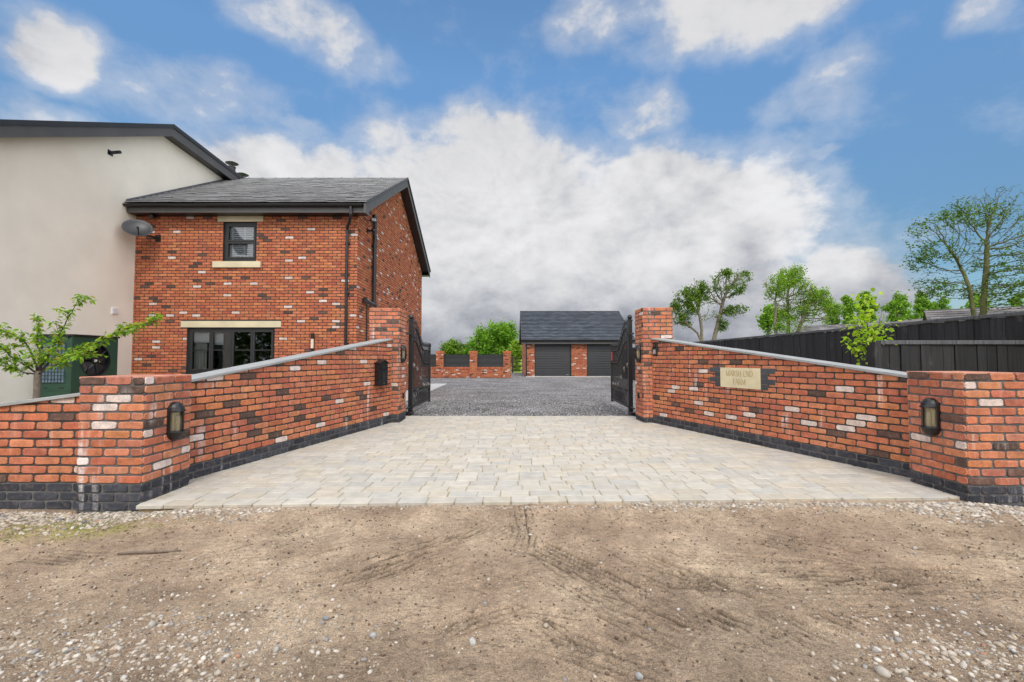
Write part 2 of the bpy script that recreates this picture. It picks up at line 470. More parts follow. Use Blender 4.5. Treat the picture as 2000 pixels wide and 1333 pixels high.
def pillar(name, x0, x1, y0, y1, zt, zb, seed, label, blue=0.145, faces='flrb', white=0.06):
    root = empty(name, ((x0+x1)/2, (y0+y1)/2, zb), 0, label, 'pillar')
    mb = MB(); mb.M = Matrix.Translation(-Vector(root.location))
    z0 = zt - 0.070 - 0.075*40
    e = 0.001
    mb.mi = 1; mb.col = (1, 1, 1)
    mb.box(x0+e, x1-e, y0+e, y1-e, zb, zt-0.012)
    kw = dict(z0=z0, blue_to=blue, white=white, mi=0, dust=0.22)
    ht = zt
    w = x1-x0; d = y1-y0
    if 'f' in faces: bricks(mb, (x0, y0, 0), (1,0,0), (0,-1,0), rect(0, w, zb, ht), seed=seed, shift=0, **kw)
    if 'b' in faces: bricks(mb, (x0, y1, 0), (1,0,0), (0,1,0), rect(0, w, zb, ht), seed=seed+1, shift=1, **kw)
    if 'l' in faces: bricks(mb, (x0, y0, 0), (0,1,0), (-1,0,0), rect(0, d, zb, ht), seed=seed+2, shift=1, **kw)
    if 'r' in faces: bricks(mb, (x1, y0, 0), (0,1,0), (1,0,0), rect(0, d, zb, ht), seed=seed+3, shift=1, **kw)
    mb.build('brickwork', [M['brick'], M['pmortar']], root)
    # course of bricks laid flat as the cap
    cb = MB(); cb.M = Matrix.Translation(-Vector(root.location))
    r = random.Random(seed)
    a = x0 - 0.006
    while a < x1 - 0.02:
        b = min(a + 0.215, x1 + 0.006)
        for (ya, yb) in ((y0-0.007, (y0+y1)/2-0.006), ((y0+y1)/2+0.004, y1+0.007)):
            c = brick_col(r, 0.0, 0.0)[0]; c = tuple(0.75*x + 0.25*y for x, y in zip(c, (0.6, 0.45, 0.38)))
            cb.box(a, b-0.008, ya, yb, zt-0.02, zt+0.001+r.uniform(0, .003), c)
        a += 0.225
    cb.build('cap_course', [M['brick']], root, bevel=0.004)
    return root

PL = (-3.655, -3.110, 3.865, 4.425)
PR = (3.935, 4.475, 3.97, 4.54)
GL = (-2.715, -2.150, 8.665, 9.23)
GR = (2.500, 3.060, 8.665, 9.23)
pillar('brick_pillar', *PL, 1.055, -0.12, 31, 'low brick pillar at the left end of the left sloping wall, white lime streaks at its foot')
pillar('brick_pillar', *PR, 1.085, -0.12, 47, 'low brick pillar at the right end of the wall with the stone name plaque')
pillar('brick_pillar', *GL, 2.175, -0.05, 52, 'tall brick gate pillar next to the brick house, left of the driveway gates', blue=0.12)
pillar('brick_pillar', *GR, 2.185, -0.05, 68, 'tall brick gate pillar beside the intercom, right of the driveway gates', blue=0.12)

def sloping_wall(name, A, B, za, zb, th, side, seed, label, plinth=0.145, z0=-0.9, coppar=None, capt=0.030, bottom=-0.12, shift=0):
    """A,B = visible base line ends (x,y); za,zb = top of brickwork there. side=+1: visible face normal to the right of A->B"""
    A = Vector((A[0], A[1], 0)); B = Vector((B[0], B[1], 0))
    d = (B-A); Lw = d.length; U = d.normalized()
    n = Vector((U.y, -U.x, 0))*side
    root = empty(name, A, 0, label, 'wall')
    T = Matrix.Translation(-A)
    mb = MB(); mb.M = T; mb.mi = 1
    back = -n*th
    a, b = A, B
    pts = [a+Vector((0,0,bottom)), b+Vector((0,0,bottom)), b+Vector((0,0,zb)), a+Vector((0,0,za))]
    mb.prism(pts, back)
    mb.mi = 2; lo_ = [a+n*0.002+Vector((0,0,bottom)), b+n*0.002+Vector((0,0,bottom)), b+n*0.002+Vector((0,0,plinth)), a+n*0.002+Vector((0,0,plinth))]; mb.poly(lo_ if side > 0 else lo_[::-1])
    clip = [(0.0, bottom), (Lw, bottom), (Lw, zb), (0.0, za)]
    bricks(mb, A, U, n, clip, z0=z0, blue_to=plinth, seed=seed, mi=0, dust=0.12, white=0.055, dark=0.05, shift=shift)
    bricks(mb, A+back, U, -n, clip, z0=z0, blue_to=plinth, seed=seed+9, mi=0, shift=shift)
    mb.build('brickwork', [M['brick'], M['mortar'], M['pmortar']], root)
    cp = MB(); cp.M = T
    ns = max(1, round(Lw/0.9)); r = random.Random(seed)
    ov = 0.032
    for i in range(ns):
        t0 = i/ns + 0.0018; t1 = (i+1)/ns - 0.0018
        p0 = a.lerp(b, t0); p1 = a.lerp(b, t1); h0 = za+(zb-za)*t0; h1 = za+(zb-za)*t1
        e = r.uniform(-0.002, 0.002)
        o1 = n*ov; o2 = back - n*ov
        lo = [p0+o1+Vector((0,0,h0)), p1+o1+Vector((0,0,h1)), p1+o2+Vector((0,0,h1)), p0+o2+Vector((0,0,h0))]
        hi = [q+Vector((0,0,capt+e)) for q in lo]
        cp.hexa(lo, hi)
    cp.build('coping', M['coping'], root, bevel=0.005)
    return root, U, n

# low wall running off to the left
sloping_wall('low_brick_wall', (-5.9, 3.955), (-3.653, 3.955), 0.60, 0.895, 0.215, 1, 5, 'low brick wall running out of the left edge of the picture, with pale sloping coping', z0=-0.08-0.075*3)
# flanking walls
FL, UL, nL = sloping_wall('flank_brick_wall', (-3.265, 4.43), (-2.296, 8.66), 0.955, 1.565, 0.215, 1, 12, 'sloping brick wall carrying the black letter box, left of the block paved entrance', z0=-0.08-0.075*3)
FR, UR, nR = sloping_wall('flank_brick_wall', (4.105, 4.545), (2.668, 8.66), 0.995, 1.575, 0.215, -1, 23, 'sloping brick wall with the stone name plaque, right of the block paved entrance', z0=-0.08-0.075*3, shift=1)

# --- stone plaque with blue brick surround on the right wall
A_R = Vector((4.105, 4.545, 0)); 
def wallpt(A, U, n, x, yabs=None):
    """distance along wall where the sight line of column x meets it"""
    k = (x-1000)/F
    # A.x+U.x*s = k*(A.y+U.y*s)
    return (k*A.y - A.x)/(U.x - k*U.y)
sA = wallpt(A_R, UR, nR, 1485.5); sB = wallpt(A_R, UR, nR, 1408)
sm = (sA+sB)/2; 
zc = -0.08-0.075*3
ztop = 1.078; zbot = ztop-0.30
plq = empty('name_plaque_panel', A_R + UR*sm + Vector((0,0,zbot)), 0)
plq.parent = FR; plq.location = UR*sm + Vector((0,0,zbot)); plq.name = 'name_plaque'
def wmat(U, n):
    # local x = rightwards as seen by a viewer facing the wall, y = out of the wall, z up
    X = Vector((0,0,1)).cross(n); 
    return Matrix(((X.x, n.x, 0, 0), (X.y, n.y, 0, 0), (0, 0, 1, 0), (0, 0, 0, 1)))
WR = wmat(UR, nR); WL = wmat(UL, nL)
hw = abs(sB-sA)/2
mb = MB(); mb.M = WR
mb.box(-hw, hw, -0.02, 0.022, 0, 0.295)
mb.build('stone_slab', M['sign'], plq, bevel=0.004)
mb = MB(); mb.M = WR
r = random.Random(4)
for i in range(4):
    lo = 0.075*i
    for sgn in (-1, 1):
        ln = 0.215 if i % 2 == 1 else 0.1025
        a = sgn*(hw+0.012); b = sgn*(hw+0.012+ln)
        k = r.uniform(0.8, 1.25)
        mb.box(min(a,b), max(a,b), -0.01, 0.014, lo+0.004, lo+0.069, (0.055*k, 0.06*k, 0.07*k))
        mb.box(min(sgn*(hw+0.001), b+sgn*.006), max(sgn*(hw+0.001), b+sgn*.006), -0.012, 0.0105, lo-0.003, lo+0.0715, (0.12, 0.105, 0.09))
mb.build('blue_brick_surround', M['paver'], plq, bevel=0.002)
# letters, cut serif capitals
GLY = {
 'M': (1.15, [((0.12,0),(0.12,1),.06),((0.12,1),(0.56,0.05),.13),((0.56,0.05),(1.0,1),.06),((1.0,0),(1.0,1),.13)], [(0.12,0),(1.0,0),(0.08,1),(1.04,1)]),
 'A': (0.95, [((0.08,0),(0.47,1),.06),((0.47,1),(0.88,0),.13),((0.24,0.36),(0.7,0.36),.06)], [(0.08,0),(0.88,0)]),
 'R': (0.88, [((0.15,0),(0.15,1),.13),((0.15,1),(0.5,1),.06),((0.5,1),(0.68,0.85),.1),((0.68,0.85),(0.66,0.62),.12),((0.66,0.62),(0.48,0.5),.09),((0.48,0.5),(0.15,0.5),.06),((0.42,0.5),(0.82,0),.13)], [(0.15,0),(0.83,0),(0.12,1)]),
 'S': (0.68, [((0.58,0.85),(0.38,1),.06),((0.38,1),(0.15,0.86),.1),((0.15,0.86),(0.16,0.66),.11),((0.16,0.66),(0.52,0.38),.13),((0.52,0.38),(0.55,0.15),.11),((0.55,0.15),(0.33,0),.08),((0.33,0),(0.1,0.14),.06)], []),
 'H': (1.0, [((0.15,0),(0.15,1),.13),((0.82,0),(0.82,1),.13),((0.15,0.52),(0.82,0.52),.06)], [(0.15,0),(0.82,0),(0.15,1),(0.82,1)]),
 'E': (0.78, [((0.15,0),(0.15,1),.13),((0.15,1),(0.66,1),.07),((0.15,0.52),(0.55,0.52),.06),((0.15,0),(0.7,0),.07),((0.66,1),(0.66,0.86),.05),((0.7,0),(0.7,0.15),.05)], []),
 'N': (1.02, [((0.15,0),(0.15,1),.06),((0.15,1),(0.85,0),.13),((0.85,0),(0.85,1),.06)], [(0.15,0),(0.1,1),(0.85,1)]),
 'D': (0.95, [((0.15,0),(0.15,1),.13),((0.15,1),(0.5,1),.06),((0.5,1),(0.78,0.78),.1),((0.78,0.78),(0.83,0.5),.13),((0.83,0.5),(0.78,0.22),.13),((0.78,0.22),(0.5,0),.1),((0.5,0),(0.15,0),.06)], []),
 'F': (0.74, [((0.15,0),(0.15,1),.13),((0.15,1),(0.64,1),.07),((0.15,0.52),(0.52,0.52),.06),((0.64,1),(0.64,0.86),.05)], [(0.15,0)]),
 ' ': (0.5, [], [])}
def letters(mb, text, cx, z, h, y0, y1, wide=0.86):
    tot = sum(GLY[c][0] for c in text)*h*wide
    x = cx - tot/2; lift = 0
    for c in text:
        w, st, sf = GLY[c]
        for (a, b, t) in st:
            lift += 1
            a_ = Vector((x+a[0]*h*wide, 0, z+a[1]*h)); b_ = Vector((x+b[0]*h*wide, 0, z+b[1]*h))
            d = (b_-a_); d.normalize(); pn = Vector((d.z, 0, -d.x))*t*h*0.55
            e = d*0.01*h
            yy = y1 + (lift % 5)*0.0003
            mb.prism([p + Vector((0, y0, 0)) for p in (a_-pn-e, b_-pn+e, b_+pn+e, a_+pn-e)], (0, yy-y0, 0))
        for (sx, sz) in sf:
            xx = x+sx*h*wide; zz = z+sz*h
            mb.box(xx-0.10*h, xx+0.10*h, y0, y1+0.0018, zz-0.022*h, zz+0.022*h)
        x += w*h*wide
mb = MB(); mb.M = WR
letters(mb, 'MARSH END', 0, 0.175, 0.078, 0.020, 0.0235, 0.80)
letters(mb, 'FARM', 0, 0.055, 0.078, 0.020, 0.0235, 0.80)
mb.build('lettering', M['letter'], plq)

# ------------------------------------------------------------------ ground sheets
def vnoise(X, Y, scale, seed):
    r = np.random.default_rng(seed); G = r.random((256, 256))
    x = X*scale + 1000.3; y = Y*scale + 1000.7
    xi = np.floor(x).astype(int); yi = np.floor(y).astype(int); fx = x-xi; fy = y-yi
    fx = fx*fx*(3-2*fx); fy = fy*fy*(3-2*fy)
    g = lambda a, b: G[a % 256, b % 256]
    return (g(xi,yi)*(1-fx)+g(xi+1,yi)*fx)*(1-fy)+(g(xi,yi+1)*(1-fx)+g(xi+1,yi+1)*fx)*fy
def fbm(X, Y, s, seed, o=4):
    t = 0; a = 0.5
    for i in range(o): t = t + a*vnoise(X, Y, s*2**i, seed+i); a *= 0.5
    return t
def grid_mesh(name, xs, ys, Z, mat, colr=None):
    nx, ny = len(xs), len(ys)
    X, Y = np.meshgrid(xs, ys)
    co = np.stack([X, Y, Z], -1).reshape(-1, 3).astype(np.float32)
    idx = np.arange(nx*ny).reshape(ny, nx)
    q = np.stack([idx[:-1,:-1], idx[:-1,1:], idx[1:,1:], idx[1:,:-1]], -1).reshape(-1, 4).astype(np.int32)
    me = bpy.data.meshes.new(name)
    me.vertices.add(len(co)); me.vertices.foreach_set('co', co.ravel())
    me.loops.add(q.size); me.loops.foreach_set('vertex_index', q.ravel())
    me.polygons.add(len(q)); me.polygons.foreach_set('loop_start', np.arange(0, q.size, 4, dtype=np.int32))
    me.polygons.foreach_set('use_smooth', np.ones(len(q), dtype=bool))
    a = me.attributes.new('col', 'FLOAT_COLOR', 'POINT')
    c = np.ones((len(co), 4), dtype=np.float32)
    if colr is not None: c[:, :3] = colr.reshape(-1, 1) if colr.ndim == 2 else colr.reshape(-1, 3)
    a.data.foreach_set('color', c.ravel())
    me.materials.append(mat); me.update(calc_edges=True); me.validate()
    o = bpy.data.objects.new(name, me); COL.objects.link(o)
    o['kind'] = 'structure'
    return o

# dirt lane, fine where it is seen
def front_edge(x): return 3.80 + (x + 3.11)*0.24/7.06     # line of the paving's front edge
xs = np.concatenate([np.linspace(-40, -5.2, 24), np.arange(-5.1, 5.1, 0.0085), np.linspace(5.2, 40, 24)])
ys = np.concatenate([np.linspace(-30, 1.3, 24), np.arange(1.36, 4.2, 0.0075)])
X, Y = np.meshgrid(xs, ys)
Z = -0.055 + 0.020*(fbm(X, Y, 0.7, 3) - 0.5) + 0.016*(fbm(X, Y, 4, 9) - 0.5) + 0.010*(fbm(X, Y, 16, 19, 3) - 0.5) + 0.006*(fbm(X, Y, 55, 29, 2) - 0.5)
Z -= 0.022*np.clip((-2.6 - X)/1.0, 0, 1)
Z -= 0.03*np.clip((3.0 - Y)/2.0, 0, 1)
dampm = np.ones_like(Z)
Z += 0.034*np.clip((Y - (3.45 + 0.034*X))/0.30, 0, 1)*np.clip((X+3.1)/0.4, 0, 1)*np.clip((4.3-X)/0.3, 0, 1)
def groundpt(x, y):
    p = at(x, y, 1.0); d = p - Vector((0, 0, EYE)); k = (EYE + 0.06)/(-d.z); return (d.x*k, d.y*k)
def track(pts, width, depth, seed, tread=True, damp=0.14):
    """tyre print: longitudinal ribs and slanted blocks pressed in along a polyline of photograph points on the ground"""
    global Z, dampm
    P = [groundpt(*p) for p in pts]
    best = np.full(Z.shape, 9.0); S = np.zeros(Z.shape); Dd = np.zeros(Z.shape); acc = 0
    for (a, b) in zip(P[:-1], P[1:]):
        dx, dy = b[0]-a[0], b[1]-a[1]; Ls = math.hypot(dx, dy); dx /= Ls; dy /= Ls
        t = np.clip((X-a[0])*dx + (Y-a[1])*dy, 0, Ls)
        ox = X-(a[0]+dx*t); oy = Y-(a[1]+dy*t); dist = np.hypot(ox, oy)
        s = (X-a[0])*(-dy) + (Y-a[1])*dx
        m = dist < best
        best[m] = dist[m]; S[m] = (acc+t)[m]; Dd[m] = s[m]; acc += Ls
    inside = np.clip((width/2 - best)/0.012, 0, 1)
    fade = np.clip(fbm(X, Y, 3.0, seed, 3)*3.6 - 0.95, 0, 1)*np.clip(S/0.15, 0, 1)*np.clip((acc-S)/0.15, 0, 1)
    w = inside*fade
    Dw = Dd + 0.008*(vnoise(X, Y, 9, seed+5)-0.5)
    ribs = (np.cos(2*PI*Dw/0.045) > 0.62).astype(float)
    blocks = (np.cos(2*PI*(S*1.0 + np.abs(Dd)*0.8)/0.036) > 0.35).astype(float)
    pat = ribs if not tread else np.maximum(ribs*0.9, blocks*0.4)
    br = np.clip(vnoise(X, Y, 18, seed+3)*2.6 - 0.45, 0, 1)
    depth = depth*1.35
    Z = Z - w*(depth*0.35 + depth*pat*br)
    Z = Z + depth*0.5*fade*np.exp(-((best-width/2-0.01)/0.012)**2)
    dampm = dampm*(1 - w*np.clip(damp*(0.25+pat*br*3.6), 0, 0.60))
track([(1010, 985), (1025, 1040), (1010, 1090)], 0.20, 0.008, 41)
track([(1040, 1060), (1180, 1130), (1300, 1190), (1420, 1260)], 0.22, 0.012, 42, damp=0.2)
track([(1180, 1060), (1300, 1110), (1460, 1180), (1640, 1270)], 0.20, 0.013, 43, tread=False, damp=0.18)
track([(1300, 1085), (1500, 1100), (1700, 1118), (1990, 1130)], 0.22, 0.012, 44, damp=0.15)
track([(1480, 1035), (1640, 1060), (1800, 1075), (2040, 1090)], 0.16, 0.010, 45, tread=False)
track([(1260, 1130), (1500, 1140), (1800, 1140), (2060, 1150)], 0.24, 0.012, 46, tread=True)
track([(1330, 1190), (1480, 1240), (1560, 1300)], 0.18, 0.012, 47, tread=False)
track([(1000, 1020), (880, 1080), (700, 1130), (560, 1160)], 0.22, 0.009, 48, tread=True, damp=0.12)
track([(960, 1040), (800, 1070), (640, 1100)], 0.16, 0.008, 49, tread=False)
track([(1780, 1035), (2010, 1060)], 0.10, 0.012, 50, tread=False)
track([(830, 1240), (930, 1210), (1040, 1180)], 0.16, 0.010, 51, tread=False)
track([(1030, 1230), (1240, 1300), (1330, 1350)], 0.2, 0.008, 52)
track([(620, 1010), (780, 990), (900, 985)], 0.2, 0.006, 53)
track([(60, 1080), (300, 1100), (560, 1080), (800, 1040)], 0.22, 0.006, 54)
for i_, (x_, y_, ln_, sl_) in enumerate([(1320, 1120, 160, .25), (1420, 1165, 190, .30), (1560, 1120, 240, .06), (1640, 1095, 220, .10), (1250, 1225, 200, .45), (1400, 1215, 170, .40), (1620, 1210, 180, .30), (1760, 1160, 200, .02), (1130, 1150, 170, .55), (1200, 1240, 190, .50), (1860, 1075, 180, .16), (1500, 1060, 160, .22), (700, 1150, 150, -.45), (880, 1060, 170, -.40), (760, 1110, 150, -.42), (1080, 1200, 160, .15), (1700, 1190, 220, .0), (560, 1045, 130, -.3)]):
    track([(x_-ln_/2, y_-ln_*sl_/2), (x_+ln_/2, y_+ln_*sl_/2)], 0.09 + 0.05*(i_ % 3), 0.010, 200+i_*3, tread=False, damp=0.17)
def groove(p_, q_, seed, wd=0.007, dp=0.013, dk=0.72):
    a = groundpt(*p_); b = groundpt(*q_)
    x0, x1 = min(a[0], b[0])-0.05, max(a[0], b[0])+0.05; y0, y1 = min(a[1], b[1])-0.05, max(a[1], b[1])+0.05
    i0, i1 = np.searchsorted(xs, x0), np.searchsorted(xs, x1); j0, j1 = np.searchsorted(ys, y0), np.searchsorted(ys, y1)
    if i1-i0 < 3 or j1-j0 < 3: return
    xx, yy = X[j0:j1, i0:i1], Y[j0:j1, i0:i1]
    dx, dy = b[0]-a[0], b[1]-a[1]; Ls = math.hypot(dx, dy); dx /= Ls; dy /= Ls
    t = (xx-a[0])*dx + (yy-a[1])*dy; s_ = -(xx-a[0])*dy + (yy-a[1])*dx
    s_ = s_ + 0.018*(vnoise(xx, yy, 3.5, seed)-0.5) + 0.006*(vnoise(xx, yy, 22, seed+1)-0.5)
    w = np.clip(1.3 - np.abs(s_)/wd, 0, 1)*np.clip(t/0.04, 0, 1)*np.clip((Ls-t)/0.04, 0, 1)*np.clip(vnoise(xx, yy, 13, seed+2)*4-0.9, 0, 1)
    e = np.exp(-((np.abs(s_)-wd*2.2)/(wd*1.1))**2)*np.clip(t/0.04, 0, 1)*np.clip((Ls-t)/0.04, 0, 1)
    Z[j0:j1, i0:i1] += -w*dp + e*dp*0.30
    dampm[j0:j1, i0:i1] *= 1 - w*dk
GRV = [(1480,1035,1645,1070),(1520,1045,1730,1082),(1540,1056,1700,1088),(1870,1058,2000,1090),(1872,1066,2000,1096),(1790,1042,1830,1052),(1500,1093,1600,1098),(1560,1098,1740,1101),(1540,1122,1660,1124),(1555,1130,1700,1132),(1560,1135,1800,1128),
 (1350,1134,1430,1135),(1345,1141,1420,1142),(1720,1125,1810,1130),(1830,1130,1910,1131),(1220,1112,1290,1140),(1230,1125,1300,1150),(1245,1120,1330,1152),(1040,1070,1150,1120),(1060,1085,1180,1145),(1030,1078,1120,1122),(1175,1150,1230,1172),(1172,1158,1215,1176),
 (1260,1185,1355,1230),(1280,1190,1400,1230),(1265,1200,1340,1225),(1370,1187,1470,1235),(1380,1195,1440,1225),(1390,1190,1475,1222),(1160,1195,1300,1245),(1155,1198,1210,1225),(1180,1180,1260,1210),(1475,1185,1530,1180),(1470,1192,1525,1188),(1630,1190,1700,1225),(1600,1200,1680,1230),
 (1055,1205,1120,1230),(1050,1203,1090,1228),(1850,1160,1935,1158),(1880,1168,1940,1167),(380,1100,530,1055),(445,1132,530,1114),(650,1130,780,1095),(700,1100,910,1030),(715,1108,900,1045),(500,1020,560,1003),(720,1090,760,1082),(1300,1075,1340,1090),(1024,1002,1036,1052),
 (540,1075,640,1040),(600,1090,700,1062),(620,1012,690,1000),(850,1235,900,1205),(870,1240,930,1208),(1640,1105,1760,1112),(1700,1148,1820,1140),(1450,1150,1540,1170),(1560,1180,1650,1200)]
for i_, (xa_, ya_, xb_, yb_) in enumerate(GRV):
    groove((xa_, ya_), (xb_, yb_), 500+i_*5, wd=0.006 + 0.003*((i_*7) % 3)/2)
    groove((xa_+8, ya_+9+(i_ % 4)*2), (xb_-6, yb_+9+(i_ % 3)*2), 900+i_*5, wd=0.005, dp=0.008, dk=0.38)
rg_ = np.random.default_rng(5)
for i_ in range(240):      # short random scuffs
    x_ = rg_.uniform(60, 1960); y_ = rg_.uniform(1000, 1290); sl_ = -0.30 if x_ < 900 else 0.25
    ln_ = rg_.uniform(14, 55); sl_ += rg_.normal(0, 0.22)
    groove((x_, y_), (x_+ln_, y_+ln_*sl_), 2000+i_*3, wd=rg_.uniform(0.0035, 0.006), dp=0.007, dk=rg_.uniform(0.25, 0.5))
# darker damp earth toward the near edge, greenish film at the left
dampm *= 1 - 0.30*np.clip((2.75 - Y)/0.8, 0, 1)*np.clip(fbm(X, Y, 1.5, 61)*2.5-0.5, 0, 1)
dampm *= 0.88 + 0.24*np.clip(fbm(X, Y, 3.2, 67, 5)*2.2-0.55, 0, 1)
dc = np.repeat(dampm[:, :, None], 3, axis=2)
gm = np.clip(1 - np.hypot((X+3.3)/0.85, (Y-3.45)/0.26), 0, 1)*np.clip(fbm(X, Y, 5, 71)*3-0.9, 0, 1)
dc[:, :, 0] *= 1-0.12*gm; dc[:, :, 1] *= 1+0.06*gm; dc[:, :, 2] *= 1-0.55*gm
lane = grid_mesh('dirt_lane', xs, ys, Z, M['dirt'], dc)
lane_Z = Z; lane_xs = xs; lane_ys = ys
def lane_h(x, y):
    i = min(max(np.searchsorted(lane_xs, x), 1), len(lane_xs)-1); j = min(max(np.searchsorted(lane_ys, y), 1), len(lane_ys)-1)
    return float(lane_Z[j, i])

g = MB(); g.poly([(-700, -200, -0.16), (700, -200, -0.16), (700, 900, -0.16), (-700, 900, -0.16)])
g.build('ground', M['grass'])['kind'] = 'structure'
gx = np.concatenate([[-16, -13], np.arange(-11.0, 9.01, 0.08)]); gy = np.concatenate([np.arange(4.2, 16, 0.06), np.arange(16, 40.5, 0.3)])
GX, GY = np.meshgrid(gx, gy)
GZ = -0.022 + 0.018*(fbm(GX, GY, 1.2, 5)-0.5) + 0.012*(fbm(GX, GY, 8, 15, 3)-0.5)
grid_mesh('gravel_drive', gx, gy, GZ, M['gravel'])
# concrete path beside the house
p = MB()
p.prism([(-3.98, 10.6, -0.02), (-3.0, 10.6, -0.02), (-3.12, 22.0, -0.02), (-3.98, 22.0, -0.02)], (0, 0, 0.03))
p.build('concrete_path', M['concrete'])['kind'] = 'structure'
p = MB(); p.box(-6, -3.98, 22.0, 24.0, -0.02, 0.011); p.box(-4.0, -3.14, 22.01, 24.0, -0.02, 0.008); 

# block paving: laid blocks clipped to the entrance's outline
PAV = [(-3.10, front_edge(-3.10)), (3.975, front_edge(3.975)), (4.12, 4.6), (2.52, 9.69), (-2.22, 9.69), (-3.30, 4.5)]
def pav_row_pts(a, b, y): return y
pv = MB(); r = random.Random(3)
PC = [(0.59,0.545,0.475),(0.565,0.53,0.47),(0.61,0.565,0.49),(0.535,0.515,0.475),(0.585,0.54,0.455),(0.62,0.58,0.515),(0.555,0.525,0.475),(0.59,0.53,0.44)]
sl = 0.24/7.06
def convexclip(P):
    return clip_poly(P, PAV)
v = 0.0; row = 0
hts = [0.16, 0.18, 0.16, 0.2, 0.18]
while v < 6.2:
    h = 0.175 if row else 0.16
    taper = max(0, 1 - v/5.6)
    u = -3.8 - r.uniform(0, 0.2)
    while u < 4.5:
        w = r.choice([0.17, 0.21, 0.26, 0.26]) if row else 0.24
        g0 = 0.0028
        def Q(uu, vv):
            return (uu, 3.80 + vv + (uu+3.11)*sl*max(0, 1 - vv/5.6) + 0.0)
        j = lambda: r.uniform(-0.0025, 0.0025)
        a, b, c0, c1 = u+g0+j(), u+w-g0+j(), v+g0, v+h-g0
        e = 0.010
        P = [(a+e, c0+j()), ((a+b)/2, c0+j()), (b-e, c0+j()), (b+j(), c0+e), (b+j(), c1-e), (b-e, c1+j()), ((a+b)/2, c1+j()), (a+e, c1+j()), (a+j(), c1-e), (a+j(), c0+e)]
        P = convexclip([Q(*p) for p in P])
        if len(P) >= 3 and area(P) > 0.0015:
            c = r.choice(PC); k = r.uniform(0.93, 1.05); c = (c[0]*k*0.81, c[1]*k*0.795, c[2]*k*0.765)
            cx = sum(p_[0] for p_ in P)/len(P); cy = sum(p_[1] for p_ in P)/len(P)
            zt = r.uniform(-0.0012, 0.0012)
            tilt = (r.uniform(-.006, .006), r.uniform(-.006, .006))
            def ring(z, s):
                out = []
                for (x, y) in P:
                    dx, dy = x-cx, y-cy; ln = math.hypot(dx, dy) or 1
                    x2, y2 = x - dx/ln*s, y - dy/ln*s
                    out.append(pv.addv((x2, y2, z + tilt[0]*(x2-cx) + tilt[1]*(y2-cy)), c))
                return out
            R0 = ring(-0.03, 0); R1 = ring(zt-0.005, 0); R2 = ring(zt, 0.007)
            n = len(P)
            for A_, B_ in ((R0, R1), (R1, R2)):
                for i in range(n): pv.face((A_[i], A_[(i+1) % n], B_[(i+1) % n], B_[i]))
            pv.face(R2)
        u += w
    v += h; row += 1
o = pv.build('block_paving', M['paver']); o['kind'] = 'structure'
sb = MB()
sb.prism([(x, y + (0.03 if i < 2 else 0), -0.14) for i, (x, y) in enumerate(PAV)], (0, 0, 0.1325))
sb.build('paving_bed', M['sand'])['kind'] = 'structure'
# concrete edging haunch along front of the paving
hb = MB()
hb.prism([(-2.95, front_edge(-3.05)-0.03, -0.10), (3.9, front_edge(3.9)-0.03, -0.10), (3.9, front_edge(3.9)+0.002, -0.10), (-2.95, front_edge(-2.95)+0.002, -0.10)], (0, 0, 0.052))
hb.build('paving_edging', M['concrete'])['kind'] = 'structure'

# ------------------------------------------------------------------ loose stones
ICO_V = None
def ico(sub):
    import bmesh
    bm = bmesh.new(); bmesh.ops.create_icosphere(bm, subdivisions=sub, radius=1.0)
    v = np.array([x.co[:] for x in bm.verts]); f = np.array([[q.index for q in t.verts] for t in bm.faces]); bm.free()
    return v, f
IC1 = ico(1); IC2 = ico(2)
class Fast:
    def __init__(self): self.V = []; self.Fc = []; self.C = []; self.n = 0
    def add(self, v, f, c):
        self.V.append(v); self.Fc.append(f + self.n); self.C.append(np.tile(c, (len(v), 1)) if np.ndim(c) == 1 else c); self.n += len(v)
    def build(self, name, mat, parent=None, smooth=False):
        v = np.concatenate(self.V).astype(np.float32); f = np.concatenate(self.Fc).astype(np.int32); c = np.concatenate(self.C)
        k = f.shape[1]
        me = bpy.data.meshes.new(name)
        me.vertices.add(len(v)); me.vertices.foreach_set('co', v.ravel())
        me.loops.add(f.size); me.loops.foreach_set('vertex_index', f.ravel())
        me.polygons.add(len(f)); me.polygons.foreach_set('loop_start', np.arange(0, f.size, k, dtype=np.int32))
        if smooth: me.polygons.foreach_set('use_smooth', np.ones(len(f), dtype=bool))
        a = me.attributes.new('col', 'FLOAT_COLOR', 'POINT'); cc = np.ones((len(v), 4), dtype=np.float32); cc[:, :3] = c
        a.data.foreach_set('color', cc.ravel())
        me.materials.append(mat); me.update(calc_edges=True)
        o = bpy.data.objects.new(name, me); COL.objects.link(o)
        if parent is not None: o.parent = parent
        return o
def rock(fb, x, y, z, s, c, hi=False, flat=0.5):
    v, f = IC2 if hi else IC1
    q = v*(1 + rng.uniform(-0.22, 0.22, (len(v), 1)))
    dims = s*np.array([rng.uniform(0.75, 1.3), rng.uniform(0.55, 0.95), rng.uniform(0.35, 0.7)*flat/0.5])
    q = q*dims
    a = rng.uniform(0, 2*PI); ca, sa = math.cos(a), math.sin(a)
    t = rng.uniform(-0.35, 0.35)
    R = np.array([[ca, -sa, 0], [sa, ca, 0], [0, 0, 1]]) @ np.array([[1, 0, 0], [0, math.cos(t), -math.sin(t)], [0, math.sin(t), math.cos(t)]])
    fb.add(q @ R.T + np.array([x, y, z + dims[2]*0.35]), f, np.array(c))
PCOL = [(0.44,0.38,0.31),(0.36,0.30,0.23),(0.52,0.47,0.41),(0.31,0.26,0.20),(0.27,0.25,0.235),(0.46,0.36,0.26),(0.18,0.17,0.165),(0.36,0.20,0.13)]
def pc():
    c = PCOL[min(int(abs(rng.normal(0, 2.6))), 7)]; k = rng.uniform(0.85, 1.15); return (c[0]*k, c[1]*k, c[2]*k)
